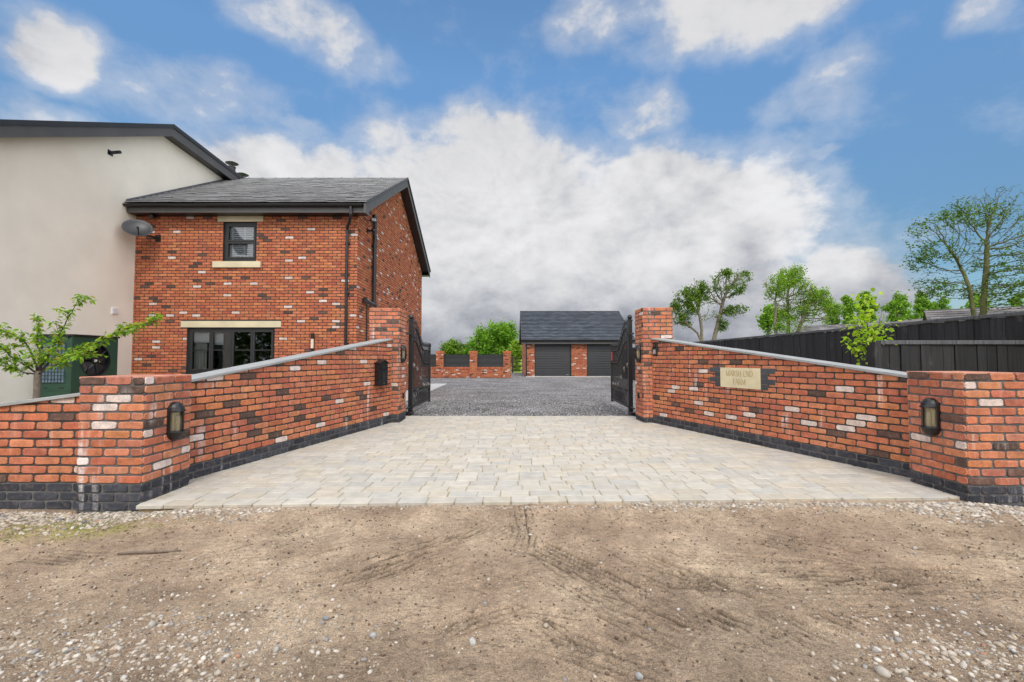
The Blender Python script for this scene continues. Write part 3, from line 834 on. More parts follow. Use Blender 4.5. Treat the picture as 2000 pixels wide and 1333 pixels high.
fb = Fast()
def strew(n, fx, smin, smax, hi=False):
    for _ in range(n):
        x, y = fx()
        s = smin + (smax-smin)*rng.random()**2.4
        rock(fb, x, y, lane_h(x, y) - s*0.12, s, pc(), hi)
# pale chippings heaped against the walls and along the paving edge
strew(2600, lambda: (rng.uniform(-5.4, -3.05), 3.87 - abs(rng.normal(0, 0.20))), 0.007, 0.027)
strew(700, lambda: (rng.uniform(-3.1, -1.9), front_edge(-2.5) - 0.03 - abs(rng.normal(0, 0.10))), 0.006, 0.022)
strew(800, lambda: (rng.uniform(-2.2, 2.2), front_edge(0) - 0.04 - abs(rng.normal(0, 0.05))), 0.004, 0.014)
strew(1300, lambda: (rng.uniform(1.0, 3.9), front_edge(2.5) - 0.05 - abs(rng.normal(0, 0.08))), 0.006, 0.022)
strew(1600, lambda: (rng.uniform(3.3, 5.2), 3.95 - abs(rng.normal(0, 0.18))), 0.007, 0.028)
# near-left drift and near-right heap, scattered elsewhere
strew(2000, lambda: (rng.normal(-1.65, 0.5), rng.normal(2.0, 0.20)), 0.003, 0.017)
strew(1400, lambda: (rng.uniform(-3.8, -1.0), rng.uniform(1.7, 2.9)), 0.003, 0.011)
strew(650, lambda: (rng.normal(1.95, 0.28), rng.normal(1.96, 0.13)), 0.004, 0.020)
strew(350, lambda: (rng.normal(2.2, 0.4), rng.normal(2.25, 0.2)), 0.003, 0.015)
strew(3600, lambda: (rng.uniform(-4.8, 4.8), rng.uniform(1.6, 3.9)), 0.0018, 0.0075)
def strew_dark(n):
    for _ in range(n):
        x = rng.uniform(-4.8, 4.8); y = rng.uniform(1.6, 3.9); s_ = rng.uniform(0.0025, 0.0085); k = rng.uniform(0.5, 1.1)
        rock(fb, x, y, lane_h(x, y)-s_*0.1, s_, (0.16*k, 0.105*k, 0.07*k), flat=0.8)
strew_dark(4200)
strew(260, lambda: (rng.uniform(-4.6, 4.6), rng.uniform(1.7, 3.8)), 0.006, 0.018)
o = fb.build('loose_stone_chips', M['pebble']); tag(o, 'pale limestone chippings and pebbles scattered over the dirt lane', 'gravel', kind='stuff')
fb = Fast()
for _ in range(9000):
    x = rng.uniform(-2.3, 2.6); y = 9.69 + abs(rng.normal(0, 2.2)) + 0.01
    s = rng.uniform(0.006, 0.017)
    k = rng.choice([0.05, 0.09, 0.14, 0.2, 0.3, 0.45]) * rng.uniform(0.8, 1.2)
    rock(fb, x, y, -0.022, s, (k, k*0.96, k*0.95))
o = fb.build('driveway_chippings', M['gravelstone']); tag(o, 'grey stone chippings covering the driveway behind the gates', 'gravel', kind='stuff')
# larger stones that stand out one by one
BS = [((1635/2+0, 0), None)]
big = [(636, 1206, .021, (0.30,0.31,0.32), 'grey two-tone stone lying alone on the dirt lane, left of centre'),
       (729, 1238, .017, (0.55,0.54,0.52), 'pale grey angular stone on bare mud near the middle of the lane'),
       (540, 1265, .019, (0.52,0.50,0.45), 'squarish pale stone on the near lane, right of the left-hand pebble drift'),
       (922, 1252, .019, (0.62,0.60,0.55), 'whitish lumpy stone on bare mud just left of the picture centre'),
       (1325, 1190, .013, (0.60,0.58,0.55), 'small white pointed stone sitting on the tyre marks'),
       (1787, 1073, .020, (0.55,0.50,0.44), 'pale flat stone alone on the dry dirt before the right brick pillar'),
       (1248, 1318, .022, (0.48,0.48,0.47), 'long grey stone at the bottom edge, right of centre'),
       (1725, 1313, .033, (0.60,0.54,0.45), 'large smooth cream stone within the pebble heap at lower right'),
       (297, 1220, .020, (0.58,0.54,0.47), 'large oval pale pebble in the pebble drift at lower left')]
for (x, y, s, c, lab) in big:
    gx_, gy_ = groundpt(x, y)
    f1 = Fast(); rock(f1, 0, 0, 0, s, tuple(q*0.72 for q in c), False, 0.75)
    o = f1.build('stone', M['pebble']); o.location = (gx_, gy_, lane_h(gx_, gy_)); tag(o, lab, 'stone')
# stick
a = groundpt(229, 1088); b = groundpt(352, 1081)
mb = MB(); npt = 9
pts = []
for i in range(npt):
    t = i/(npt-1); x = (b[0]-a[0])*(t-0.5); y = (b[1]-a[1])*(t-0.5)
    pts.append((x, y + 0.004*math.sin(t*9), 0.012 + 0.003*math.sin(t*5)))
mb.tube(pts, [0.006, 0.0075, 0.0085, 0.008, 0.0085, 0.009, 0.008, 0.009, 0.006], 7)
mb.tube([pts[-2], (pts[-2][0]+0.01, pts[-2][1]+0.03, 0.018)], [0.005, 0.003], 5)
o = mb.build('stick', M['wood'], smooth=True); o.location = ((a[0]+b[0])/2, (a[1]+b[1])/2, lane_h((a[0]+b[0])/2, (a[1]+b[1])/2)); tag(o, 'straight dead stick lying on the dirt in the left foreground', 'stick')
# weeds in the chippings
fb = Fast()
wc = [(0.20,0.26,0.05),(0.28,0.28,0.06),(0.14,0.22,0.05),(0.34,0.30,0.09)]
cl = [(rng.normal(-3.35, 0.42), rng.normal(3.52, 0.11)) for _ in range(60)] + [(-3.17, 3.8), (-4.1, 3.72), (-3.9, 3.78)]
for (cx, cy) in cl:
    for _ in range(26):
        x = cx + rng.normal(0, 0.05); y = cy + rng.normal(0, 0.035); h = rng.uniform(0.005, 0.018); w = rng.uniform(0.002, 0.004)
        a = rng.uniform(0, PI); dx, dy = math.cos(a)*w, math.sin(a)*w; lx, ly = rng.normal(0, 0.012, 2)
        z = lane_h(x, y)
        fb.add(np.array([[x-dx, y-dy, z], [x+dx, y+dy, z], [x+lx, y+ly, z+h]]), np.array([[0, 1, 2]]), np.array(wc[rng.integers(4)]))
o = fb.build('low_weeds', M['leaf']); tag(o, 'yellow-green moss and tiny weeds between the chippings at the left wall', 'weeds', kind='stuff')

# ------------------------------------------------------------------ wall lamps, letter box, intercom, sensors
def half_lamp():
    root = empty('wall_lamp', (0, 0, 0))
    w, h = 0.078, 0.35
    mb = MB()      # backplate with rounded ends; local: y out of the wall, z up, origin at centre
    pts = [(w*math.cos(a), 0.0, 0.098 + w*math.sin(a)) for a in np.linspace(0, PI, 13)] + [(w*math.cos(a), 0.0, -0.098 + w*math.sin(a)) for a in np.linspace(PI, 2*PI, 13)]
    mb.prism([Vector(p) for p in pts][::-1], (0, 0.018, 0))
    mb.build('backplate', M['black'], root, bevel=0.002)
    mb = MB()
    pr = [(0.0, 0.082), (0.03, 0.078), (0.052, 0.062), (0.068, 0.036), (0.074, 0.012), (0.080, 0.006), (0.081, -0.006), (0.0, -0.007)]
    mb.lathe(pr, (0, 0.016, 0.093), 14, 0, PI); mb.build('hood', M['black'], root, smooth=False, bevel=0.0)
    mb = MB(); pr = [(0.0, 0.008), (0.077, 0.008), (0.079, -0.004), (0.072, -0.012), (0.064, -0.042), (0.045, -0.068), (0.02, -0.080), (0.0, -0.082)]
    mb.lathe(pr, (0, 0.016, -0.093), 14, 0, PI); mb.build('base_bowl', M['black'], root)
    mb = MB(); mb.lathe([(0.068, -0.086), (0.068, 0.087)], (0, 0.018, 0), 14, 0, PI); mb.build('glass', M['lampglass'], root, smooth=True)
    mb = MB()
    for a in (0.06, PI/2, PI-0.06):
        c, s = math.cos(a)*0.072, math.sin(a)*0.072
        mb.tube([(c, 0.018+s, -0.088), (c, 0.018+s, 0.09)], 0.0045, 6)
    mb.build('cage_bars', M['black'], root)
    mb = MB(); mb.tube([(0, 0.04, -0.085), (0, 0.04, -0.02)], 0.016, 8); mb.tube([(0, 0.04, -0.02), (0, 0.04, 0.045)], [0.02, 0.018], 8)
    mb.box(-0.063, 0.063, 0.0185, 0.022, -0.085, 0.085); mb.build('bulb', M['lampin'], root)
    return root
lamp0 = half_lamp()
sets = [((PL[1]+0.010, 4.19, 0.640), (1, 0), 'black half-lantern lamp on the low left brick pillar, dirty glass'),
        ((PR[0]-0.010, 4.27, 0.668), (-1, 0), 'black half-lantern lamp on the low right brick pillar'),
        ((GL[1]+0.010, 8.83, 1.305), (1, 0), 'black half-lantern lamp on the tall left gate pillar'),
        ((GR[0]-0.010, 8.86, 1.31), (-1, 0), 'black half-lantern lamp on the tall right gate pillar')]
for i, (loc, nrm, lab) in enumerate(sets):
    o = lamp0 if i == 0 else copy_tree(lamp0)
    o.location = loc; o.rotation_euler = (0, 0, math.atan2(nrm[1], nrm[0]) - PI/2)
    tag(o, lab, 'wall lamp', 'half lantern lamps on the brick pillars')

A_L = Vector((-3.265, 4.43, 0))
s = wallpt(A_L, UL, nL, 739)
lb = empty('letter_box', A_L + UL*s + nL*0.010 + Vector((0, 0, 0.73)), 0, 'black metal letter box with pitched top on the left sloping wall', 'letter box')
mb = MB(); mb.M = WL
mb.prism([(-0.14, 0, 0.015), (0.14, 0, 0.015), (0.14, 0, 0.40), (0.0, 0, 0.445), (-0.14, 0, 0.40)], (0, 0.105, 0))
mb.build('box_body', M['black'], lb, bevel=0.004)
mb = MB(); mb.M = WL
mb.box(-0.155, 0.155, -0.0, 0.12, 0.0, 0.0148); mb.build('base_tray', M['black'], lb, bevel=0.002)
mb = MB(); mb.M = WL; mb.prism([(-0.16, 0, 0.395), (-0.16, 0, 0.407), (0, 0, 0.462), (0.16, 0, 0.407), (0.16, 0, 0.395), (0, 0, 0.447)], (0, 0.125, 0))
mb.build('lid', M['black'], lb, bevel=0.002)
mb = MB(); mb.M = WL; mb.box(-0.11, 0.11, 0.105, 0.128, 0.29, 0.335); mb.box(-0.105, 0.105, 0.105, 0.118, 0.335, 0.35); mb.build('slot_flap', M['black'], lb, bevel=0.003)
mb = MB(); mb.M = WL; mb.box(-0.085, 0.085, 0.105, 0.114, 0.07, 0.265); mb.box(-0.065, 0.065, 0.113, 0.119, 0.09, 0.245); mb.build('door', M['iron'], lb, bevel=0.002)
mb = MB(); mb.M = WL; mb.box(-0.012, 0.012, 0.105, 0.112, 0.035, 0.055); mb.build('lock', M['silver'], lb)

s = wallpt(A_R, UR, nR, 1282)
ic = empty('intercom', A_R + UR*s + nR*0.010 + Vector((0, 0, 1.27)), 0, 'grey door-entry intercom on the right wall beside the gate pillar', 'intercom')
mb = MB(); mb.M = WR; mb.box(-0.055, 0.055, 0, 0.035, 0, 0.25); mb.build('housing', M['anthracite'], ic, bevel=0.006)
mb = MB(); mb.M = WR; mb.box(-0.04, 0.04, 0.035, 0.039, 0.13, 0.235); mb.build('camera_panel', M['black'], ic)
mb = MB(); mb.M = WR; mb.box(-0.014, 0.014, 0.039, 0.043, 0.18, 0.208); mb.build('lens', M['silver'], ic)
mb = MB(); mb.M = WR; mb.box(-0.035, 0.035, 0.035, 0.039, 0.03, 0.11); mb.build('call_button', M['coping'], ic)

for (x, n, lab) in ((GL[1]+0.009, 1, 'small black gate safety sensor low on the left gate pillar'), (GR[0]-0.009, -1, 'small black gate safety sensor low on the right gate pillar')):
    mb = MB(); mb.box(min(0, 0.03*n), max(0, 0.03*n), -0.025, 0.025, -0.055, 0.055)
    y = 8.95
    o = mb.build('gate_sensor', M['black'], bevel=0.005); o.location = (x, y, 1.21 - 72*y/889); tag(o, lab, 'sensor', 'gate sensors on the pillars')

# ------------------------------------------------------------------ iron gates
def spiral(c, r0, r1, a0, a1, n=16):
    """in the local xz plane"""
    return [(c[0] + (r0+(r1-r0)*i/n)*math.cos(a0+(a1-a0)*i/n), 0, c[1] + (r0+(r1-r0)*i/n)*math.sin(a0+(a1-a0)*i/n)) for i in range(n+1)]
def gate_leaf():
    root = empty('driveway_gate', (0, 0, 0))
    Lg = 2.22
    def top(x):
        if x < 0.42: return 1.87 + 0.02*math.sin(x/0.42*PI/2)
        if x > 1.42: return 1.395
        t = (x-0.42)/1.0; t = t*t*(3-2*t); return 1.89 + (1.395-1.89)*t
    def low(x):
        if x < 0.30: return 1.61
        if x > 1.55: return 1.08
        t = (x-0.30)/1.25; t = t*t*(3-2*t); return 1.61 + (1.08-1.61)*t
    mb = MB(); mb.box(-0.045, 0.045, -0.045, 0.045, 0.0, 2.02)
    o = mb.build('hinge_post', M['iron'], root, bevel=0.004)
    mb = MB(); mb.box(-0.055, 0.055, -0.055, 0.055, 2.02, 2.045); mb.lathe([(0.0, 0), (0.03, 0.005), (0.05, 0.035), (0.054, 0.06), (0.045, 0.09), (0.022, 0.11), (0.0, 0.115)], (0, 0, 2.045), 12)
    mb.build('post_finial', M['iron'], o)
    mb = MB(); mb.box(Lg-0.03, Lg+0.03, -0.03, 0.03, 0.03, 1.50)
    o2 = mb.build('meeting_post', M['iron'], root, bevel=0.003)
    mb = MB(); mb.box(Lg-0.038, Lg+0.038, -0.038, 0.038, 1.50, 1.52); mb.lathe([(0, 0), (0.028, 0.01), (0.038, 0.04), (0.03, 0.07), (0.0, 0.085)], (Lg, 0, 1.52), 10)
    mb.build('post_finial', M['iron'], o2)
    for (z0, z1) in ((0.075, 0.115), (0.40, 0.43), (0.475, 0.505)):
        mb = MB(); mb.box(0.045, Lg-0.03, -0.017, 0.017, z0, z1); mb.build('rail', M['iron'], root)
    for fn in (top, low):
        mb = MB(); X_ = np.linspace(0.045, Lg-0.03, 40)
        for a, b in zip(X_[:-1], X_[1:]):
            mb.hexa([(a, -0.018, fn(a)-0.016), (b, -0.018, fn(b)-0.016), (b, 0.018, fn(b)-0.016), (a, 0.018, fn(a)-0.016)], [(a, -0.018, fn(a)+0.016), (b, -0.018, fn(b)+0.016), (b, 0.018, fn(b)+0.016), (a, 0.018, fn(a)+0.016)])
        mb.build('curved_rail', M['iron'], root)
    nb = 17
    for i in range(nb):
        x = 0.045 + (Lg-0.075)*(i+1)/(nb+1)
        mb = MB(); mb.box(x-0.0085, x+0.0085, -0.0085, 0.0085, 0.115, top(x)); mb.build('bar', M['iron'], root)
        mb = MB(); zt = top(x)
        mb.tube([(x, 0, zt+0.01), (x, 0, zt+0.11)], 0.0075, 6)
        mb.tube([(x, 0, zt+0.09), (x, 0, zt+0.115), (x, 0, zt+0.15), (x, 0, zt+0.23)], [0.008, 0.017, 0.012, 0.001], 6)
        mb.build('spike', M['iron'], root)
        if i % 3 == 1 or i in (0, 11, 15):
            z = low(x) - 0.58
            mb = MB()
            for k in range(5):
                a = k*2*PI/5
                mb.tube([(x+math.cos(a+t*2.2)*0.030*math.sin(t*PI), math.sin(a+t*2.2)*0.030*math.sin(t*PI), z-0.06+0.12*t) for t in np.linspace(0, 1, 7)], 0.005, 5)
            mb.tube([(x-0.03, 0, z), (x+0.03, 0, z)], 0.012, 6)
            mb.build('basket_collar', M['silver'], root)
    # scrolls between the two curved rails, rings between the lower rails, lyres below
    n = 11
    for i in range(n):
        x = 0.11 + (Lg-0.2)*(i+0.5)/n
        zt, zb = top(x)-0.02, low(x)+0.02
        zm = (zt+zb)/2; h = (zt-zb)
        mb = MB()
        R = min(0.05, h*0.24)
        mb.tube(spiral((x, zt-R-0.004), 0.008, R, 0, 3.4*PI/2+PI*0.8), 0.0065, 5)
        mb.tube(spiral((x, zb+R+0.004), 0.008, R, PI, PI+3.4*PI/2+PI*0.8), 0.0065, 5)
        mb.tube([(x+R*0.6, 0, zt-R), (x, 0, zm), (x-R*0.6, 0, zb+R)], 0.0065, 5)
        mb.build('scroll', M['iron'], root)
    for i in range(20):
        x = 0.08 + (Lg-0.14)*(i+0.5)/20
        mb = MB(); mb.tube([(x+0.02*math.cos(a), 0, 0.4525+0.02*math.sin(a)) for a in np.linspace(0, 2*PI, 11)], 0.0045, 5, cap=False)
        mb.build('ring', M['iron'], root)
    for i in range(9):
        x = 0.10 + (Lg-0.18)*(i+0.5)/9
        for sg in (-1, 1):
            mb = MB()
            mb.tube([(x+sg*(0.012+0.055*math.sin(t*PI)), 0, 0.16+0.24*t) for t in np.linspace(0, 1, 9)], 0.007, 5)
            mb.tube(spiral((x+sg*0.045, 0.15), 0.008, 0.028, 0, 3*PI), 0.0055, 5)
            mb.build('lyre_scroll', M['iron'], root)
    # hinges reaching back to the pillar
    for z in (0.12, 1.72):
        mb = MB(); mb.tube([(-0.045, 0, z), (-0.42, 0.02, z)], 0.018, 8); mb.tube([(0, 0, z-0.04), (0, 0, z+0.04)], 0.052, 10); mb.build('hinge', M['iron'], root)
    return root
gate = gate_leaf()
p0 = Vector((-2.232, 10.05, 0.03)); p1 = Vector((-2.225, 12.27, 0.03))
gate.location = p0; gate.rotation_euler = (0, 0, math.atan2(p1.y-p0.y, p1.x-p0.x))
tag(gate, 'open black iron gate leaf beside the brick house, curl at its free end', 'gate', 'driveway gate leaves')
g2 = copy_tree(gate)
p0 = Vector((2.62, 10.1, 0.03)); p1 = Vector((2.70, 12.3, 0.03))
g2.location = p0; g2.rotation_euler = (0, 0, math.atan2(p1.y-p0.y, p1.x-p0.x))
tag(g2, 'open black iron gate leaf in front of the garage, small red notice on it', 'gate', 'driveway gate leaves')
mb = MB(); mb.tube([(2.24, 0, 1.46), (2.30, 0, 1.50)] + [(q[0], q[1], q[2]) for q in spiral((2.37, 1.53), 0.075, 0.012, PI*1.1, -PI*1.6, 22)], 0.008, 5)
mb.build('end_curl', M['iron'], gate)
M['red'] = simple('red notice', (0.55, 0.07, 0.10), 0.5, var=0.1)
mb = MB(); mb.box(2.0, 2.17, 0.022, 0.028, 1.13, 1.36); mb.build('notice_plate', M['red'], g2)
# drop bolts / gate motor feet at the hinge bases
for (x, lab) in ((-2.26, 'low gate motor hinge box at the foot of the left gate leaf'), (2.66, 'low gate motor hinge box at the foot of the right gate leaf')):
    mb = MB(); mb.box(-0.10, 0.10, -0.12, 0.12, -0.02, 0.05); mb.tube([(0.0, -0.1, 0.05), (0.0, -0.22, 0.09), (0, -0.3, 0.03)], 0.018, 6)
    o = mb.build('gate_motor', M['iron'], bevel=0.01); o.location = (x, 9.95, 0.0); tag(o, lab, 'gate motor', 'gate motors at the hinge feet')

# ------------------------------------------------------------------ slate roof helper
def slates(mb, O, U, S, Lu, Ls, gauge=0.22, width=0.30, cols=((0.085,0.09,0.098),), seed=1, lift=0.012, vary=0.2):
    """O eave corner, U along eave, S up the slope"""
    r = random.Random(seed); O = Vector(O); U = Vector(U).normalized(); S = Vector(S).normalized(); Nn = U.cross(S).normalized()
    if Nn.z < 0: Nn = -Nn
    rows = int(math.ceil(Ls/gauge))
    for i in range(rows):
        a = i*gauge; b = min(a+gauge+0.03, Ls)
        u = -width/2 if i % 2 else 0.0
        while u < Lu:
            ua, ub = max(u, 0)+0.0015, min(u+width, Lu)-0.0015
            if ub-ua > 0.02:
                k = r.uniform(1-vary, 1+vary); c = r.choice(cols); c = tuple(x*k for x in c)
                l0 = lift*2 + r.uniform(-0.003, 0.005); l1 = lift*0.4; th = 0.006 + lift*0.5
                P = [O+U*ua+S*a+Nn*l0, O+U*ub+S*a+Nn*(l0+r.uniform(-.001, .002)), O+U*ub+S*b+Nn*l1, O+U*ua+S*b+Nn*l1]
                Q = [p-Nn*th for p in P]
                ii = [mb.addv(p, c) for p in P]; jj = [mb.addv(p, c) for p in Q]
                flip = (P[1]-P[0]).cross(P[3]-P[0]).dot(Nn) < 0
                qs = [ii, (jj[0], jj[1], ii[1], ii[0]), (jj[1], jj[2], ii[2], ii[1]), (jj[3], jj[0], ii[0], ii[3])]
                for q in qs: mb.face(tuple(q)[::-1] if flip else tuple(q))
            u += width

def ridge(mb, A, B, seg=0.45, w=0.13, drop=0.075, col=(0.06,0.063,0.07)):
    A = Vector(A); B = Vector(B); d = (B-A); Lr = d.length; d.normalize(); n = Vector((-d.y, d.x, 0)).normalized()
    k = max(1, int(Lr/seg))
    for i in range(k):
        p = A + d*(Lr*i/k); q = A + d*(Lr*(i+1)/k-0.008)
        for (s0, s1, e) in ((p, q, 0), (q-d*0.05, q, 0.012)):
            up = Vector((0, 0, 0.035+e)); 
            pr = [s0-n*(w+e)+Vector((0,0,-drop+e)), s0+up, s0+n*(w+e)+Vector((0,0,-drop+e)), s0+Vector((0,0,-0.03))]
            mb.prism(pr, s1-s0, col)

# ------------------------------------------------------------------ brick house
HX0, HX1, HY0, HY1 = -9.93, -4.01, 11.70, 20.1
ridY = (11.38+20.45)/2
RZ = at(700, 350.5, (11.38+20.45)/2).z; EZ = at(700, 396.5, 11.34).z; FB = at(700, 415.5, 11.385).z; SO = FB + 0.02
house = empty('brick_house', ((HX0+HX1)/2, (HY0+HY1)/2, 0), 0, 'two-storey red brick house with dark slate roof, left of the gates', 'house')
HT = Matrix.Translation(-Vector(house.location))
def hmb():
    m_ = MB(); m_.M = HT; return m_
sH = F/HY0
def hx(x): return (x-1000)/F*HY0
def hz(y): return at(1000, y, HY0).z
W1 = (hx(430.5), hx(496.5), hz(511), hz(434))
W2 = (hx(364.5), hx(536), hz(731), hz(640.5))
LT1 = (hx(419), hx(509), hz(433.5), hz(421))
SL1 = (hx(413), hx(507), hz(523.5), hz(511.5))
LT2 = (hx(352), hx(548), hz(640), hz(627.5))
SL2 = (hx(350), hx(549), hz(743), hz(731.5))
ops = [W1, W2, LT1, SL1, LT2, SL2]
mb = hmb(); mb.mi = 1
# wall body cells round the two window openings
uc = sorted([HX0, HX1-0.002, W1[0], W1[1], W2[0], W2[1]]); zc_ = sorted([-0.1, FB+0.03, W1[2], W1[3], W2[2], W2[3]])
for i in range(len(uc)-1):
    for j in range(len(zc_)-1):
        cu = (uc[i]+uc[i+1])/2; cz = (zc_[j]+zc_[j+1])/2
        if any(o_[0] < cu < o_[1] and o_[2] < cz < o_[3] for o_ in (W1, W2)): continue
        mb.box(uc[i], uc[i+1], HY0+0.001, HY0+0.30, zc_[j], zc_[j+1])
slope = (RZ-EZ)/(ridY-11.38)
gz = lambda y: EZ + slope*((y-11.38) if y < ridY else (20.45-y)) - 0.16
mb.prism([(HX1-0.001, HY0+0.302, -0.1), (HX1-0.001, HY1, -0.1), (HX1-0.001, HY1, gz(HY1)), (HX1-0.001, ridY, gz(ridY)), (HX1-0.001, HY0+0.302, gz(HY0+0.3))], (-0.3, 0, 0))
mb.box(HX1-0.30, HX1-0.002, HY0+0.001, HY0+0.301, FB+0.03, gz(HY0+0.1))
mb.box(HX0, HX1-0.31, HY1-0.3, HY1-0.002, -0.1, 4.98)
z0h = W1[3] - 0.075*90
bricks(mb, (HX0, HY0, 0), (1,0,0), (0,-1,0), rect(0, HX1-HX0, 0.0, FB+0.0), z0=z0h, seed=77, openings=[(a-HX0, b-HX0, c, d) for (a, b, c, d) in ops], white=0.036, dark=0.055, rough=0.9, mi=0, proud=0.007)
d_ = HY1-HY0
bricks(mb, (HX1, HY0, 0), (0,1,0), (1,0,0), [(0, 0), (d_, 0), (d_, gz(HY1)), (ridY-HY0, gz(ridY)), (0, gz(HY0))], z0=z0h, seed=91, shift=1, white=0.036, dark=0.055, rough=0.9, mi=0, proud=0.007)
mb.build('wall', [M['hbrick'], M['hmortar']], house)
def stonebar(name, b, out, up=None):
    m_ = hmb(); m_.box(b[0], b[1], HY0-out, HY0+0.1, b[2], b[3]); m_.build(name, M['stone'], house, bevel=0.006)
stonebar('lintel', LT1, 0.014); stonebar('sill', SL1, 0.06); stonebar('lintel', LT2, 0.014); stonebar('sill', SL2, 0.06)
# windows
def window(W, cols, rows, bar=False, content='dark'):
    x0, x1, z0, z1 = W
    x0 += 0.002; x1 -= 0.002; z0 += 0.002; z1 -= 0.002
    yf = HY0+0.055
    fr = hmb()
    t = 0.055
    fr.box(x0, x1, yf, yf+0.07, z0, z0+t+0.02); fr.box(x0, x1, yf, yf+0.07, z1-t, z1)
    fr.box(x0, x0+t, yf, yf+0.07, z0+t+0.02, z1-t); fr.box(x1-t, x1, yf, yf+0.07, z0+t+0.02, z1-t)
    ob = fr.build('window', M['anthracite'], house, bevel=0.006)
    ix0, ix1, iz0, iz1 = x0+t, x1-t, z0+t+0.02, z1-t
    cw = (ix1-ix0)/cols; rh = (iz1-iz0)/rows
    for c in range(cols):
        for r_ in range(rows):
            a, b, lo, hi = ix0+c*cw, ix0+(c+1)*cw, iz0+r_*rh, iz0+(r_+1)*rh
            s = hmb(); q = 0.052; g = 0.003
            s.box(a+g, b-g, yf-0.012, yf+0.05, lo+g, lo+q); s.box(a+g, b-g, yf-0.012, yf+0.05, hi-q, hi-g)
            s.box(a+g, a+q, yf-0.012, yf+0.05, lo+q, hi-q); s.box(b-q, b-g, yf-0.012, yf+0.05, lo+q, hi-q)
            if bar: s.box(a+q, b-q, yf+0.0, yf+0.032, (lo+hi)/2-0.012+0.01, (lo+hi)/2+0.012+0.01)
            s.build('sash', M['anthracite'], ob, bevel=0.004)
            p = hmb(); p.box(a+q, b-q, yf+0.012, yf+0.018, lo+q, hi-q); p.build('pane', M['glass'], ob)
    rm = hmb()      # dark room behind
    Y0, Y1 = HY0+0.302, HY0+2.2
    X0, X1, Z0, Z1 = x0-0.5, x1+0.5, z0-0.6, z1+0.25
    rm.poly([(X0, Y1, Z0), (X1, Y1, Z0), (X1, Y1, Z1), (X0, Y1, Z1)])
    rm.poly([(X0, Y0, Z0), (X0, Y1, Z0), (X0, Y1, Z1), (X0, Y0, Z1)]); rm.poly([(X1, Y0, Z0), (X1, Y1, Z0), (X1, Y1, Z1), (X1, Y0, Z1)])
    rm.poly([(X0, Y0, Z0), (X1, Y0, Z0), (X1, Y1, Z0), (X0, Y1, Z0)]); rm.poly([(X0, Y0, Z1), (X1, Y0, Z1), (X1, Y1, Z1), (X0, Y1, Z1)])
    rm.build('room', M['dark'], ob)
    return ob, (ix0, ix1, iz0, iz1)
w1, I1 = window(W1, 1, 2)
sh = hmb(); z = I1[2]+0.04
while z < I1[3]:
    sh.hexa([(I1[0], HY0+0.125, z), (I1[1], HY0+0.125, z), (I1[1], HY0+0.142, z+0.034), (I1[0], HY0+0.142, z+0.034)], [(I1[0], HY0+0.125, z+0.010), (I1[1], HY0+0.125, z+0.010), (I1[1], HY0+0.142, z+0.042), (I1[0], HY0+0.142, z+0.042)])
    z += 0.050
for x in (I1[0]+0.02, I1[0]+0.12, (I1[0]+I1[1])/2+0.06, I1[1]-0.03):
    sh.box(x-0.02, x+0.02, HY0+0.112, HY0+0.124, I1[2], I1[3])
sh.build('shutter', M['blind'], w1)
w2, I2 = window(W2, 4, 1, bar=True)
cu = hmb(); n = 36
def curtain(xa, xb, z0, z1, waves, y=0.175):
    prev = None
    for i in range(n+1):
        t = i/n; x = xa+(xb-xa)*t; yy = HY0+y+0.025*math.sin(t*waves*2*PI)+0.01*math.sin(t*waves*5)
        cur = (cu.addv((x, yy, z0)), cu.addv((x, yy, z1)))
        if prev: cu.face((prev[0], cur[0], cur[1], prev[1]))
        prev = cur
curtain(I2[0]-0.1, I2[0]+0.36, I2[2]-0.1, I2[3]+0.1, 6)
cu.build('curtain', M['curtain'], w2, smooth=True)
bl = hmb(); bl.box(I2[0]+0.50, I2[0]+0.78, HY0+0.16, HY0+0.165, (I2[2]+I2[3])/2+0.15, I2[3]+0.1); bl.box(I2[0]-0.05, I2[0]+0.45, HY0+0.128, HY0+0.132, (I2[2]+I2[3])/2+0.20, I2[3]+0.1)
bl.build('blind', M['blind'], w2)
# roof
RX0, RX1 = -9.755, -3.70
rf = hmb(); rf.mi = 1
S1 = Vector((0, ridY-11.38, RZ-EZ)); S2 = Vector((0, ridY-20.45, RZ-EZ))
rf.col = (0.04, 0.04, 0.04)
for (ye, sgn) in ((11.38, 1), (20.45, -1)):
    a = [(RX0, ye, EZ-0.05), (RX1, ye, EZ-0.05), (RX1, ridY, RZ-0.05), (RX0, ridY, RZ-0.05)]
    rf.prism(a, (0, 0, 0.045))
rf.mi = 0
sc = ((0.38,0.38,0.385),(0.42,0.42,0.425),(0.35,0.35,0.355))
slates(rf, (RX0, 11.34, EZ-0.02), (1,0,0), S1, RX1-RX0+0.02, S1.length+0.04, gauge=0.24, cols=sc, seed=8, lift=0.032, vary=0.09)
slates(rf, (RX0, 20.49, EZ-0.02), (1,0,0), S2, RX1-RX0+0.02, S2.length+0.04, gauge=0.24, cols=sc, seed=9)
roof = rf.build('roof', [M['slate'], M['anthracite']], house)
rd = hmb(); ridge(rd, (RX0, ridY, RZ+0.02), (RX1+0.03, ridY, RZ+0.02)); rd.build('ridge_tiles', M['slate'], roof)
lead = hmb()
lead.prism([(RX0+0.0, 11.36, EZ+0.03), (RX0+0.0, ridY, RZ+0.03), (RX0+0.0, ridY, RZ+0.11), (RX0+0.0, 11.36, EZ+0.10)], (0.012, 0, 0))
lead.prism([(RX0+0.012, 11.36, EZ+0.03), (RX0+0.012, ridY, RZ+0.03), (RX0+0.13, ridY, RZ+0.03), (RX0+0.13, 11.36, EZ+0.03)], (0, 0, 0.008))
lead.build('lead_flashing', M['lead'], roof)
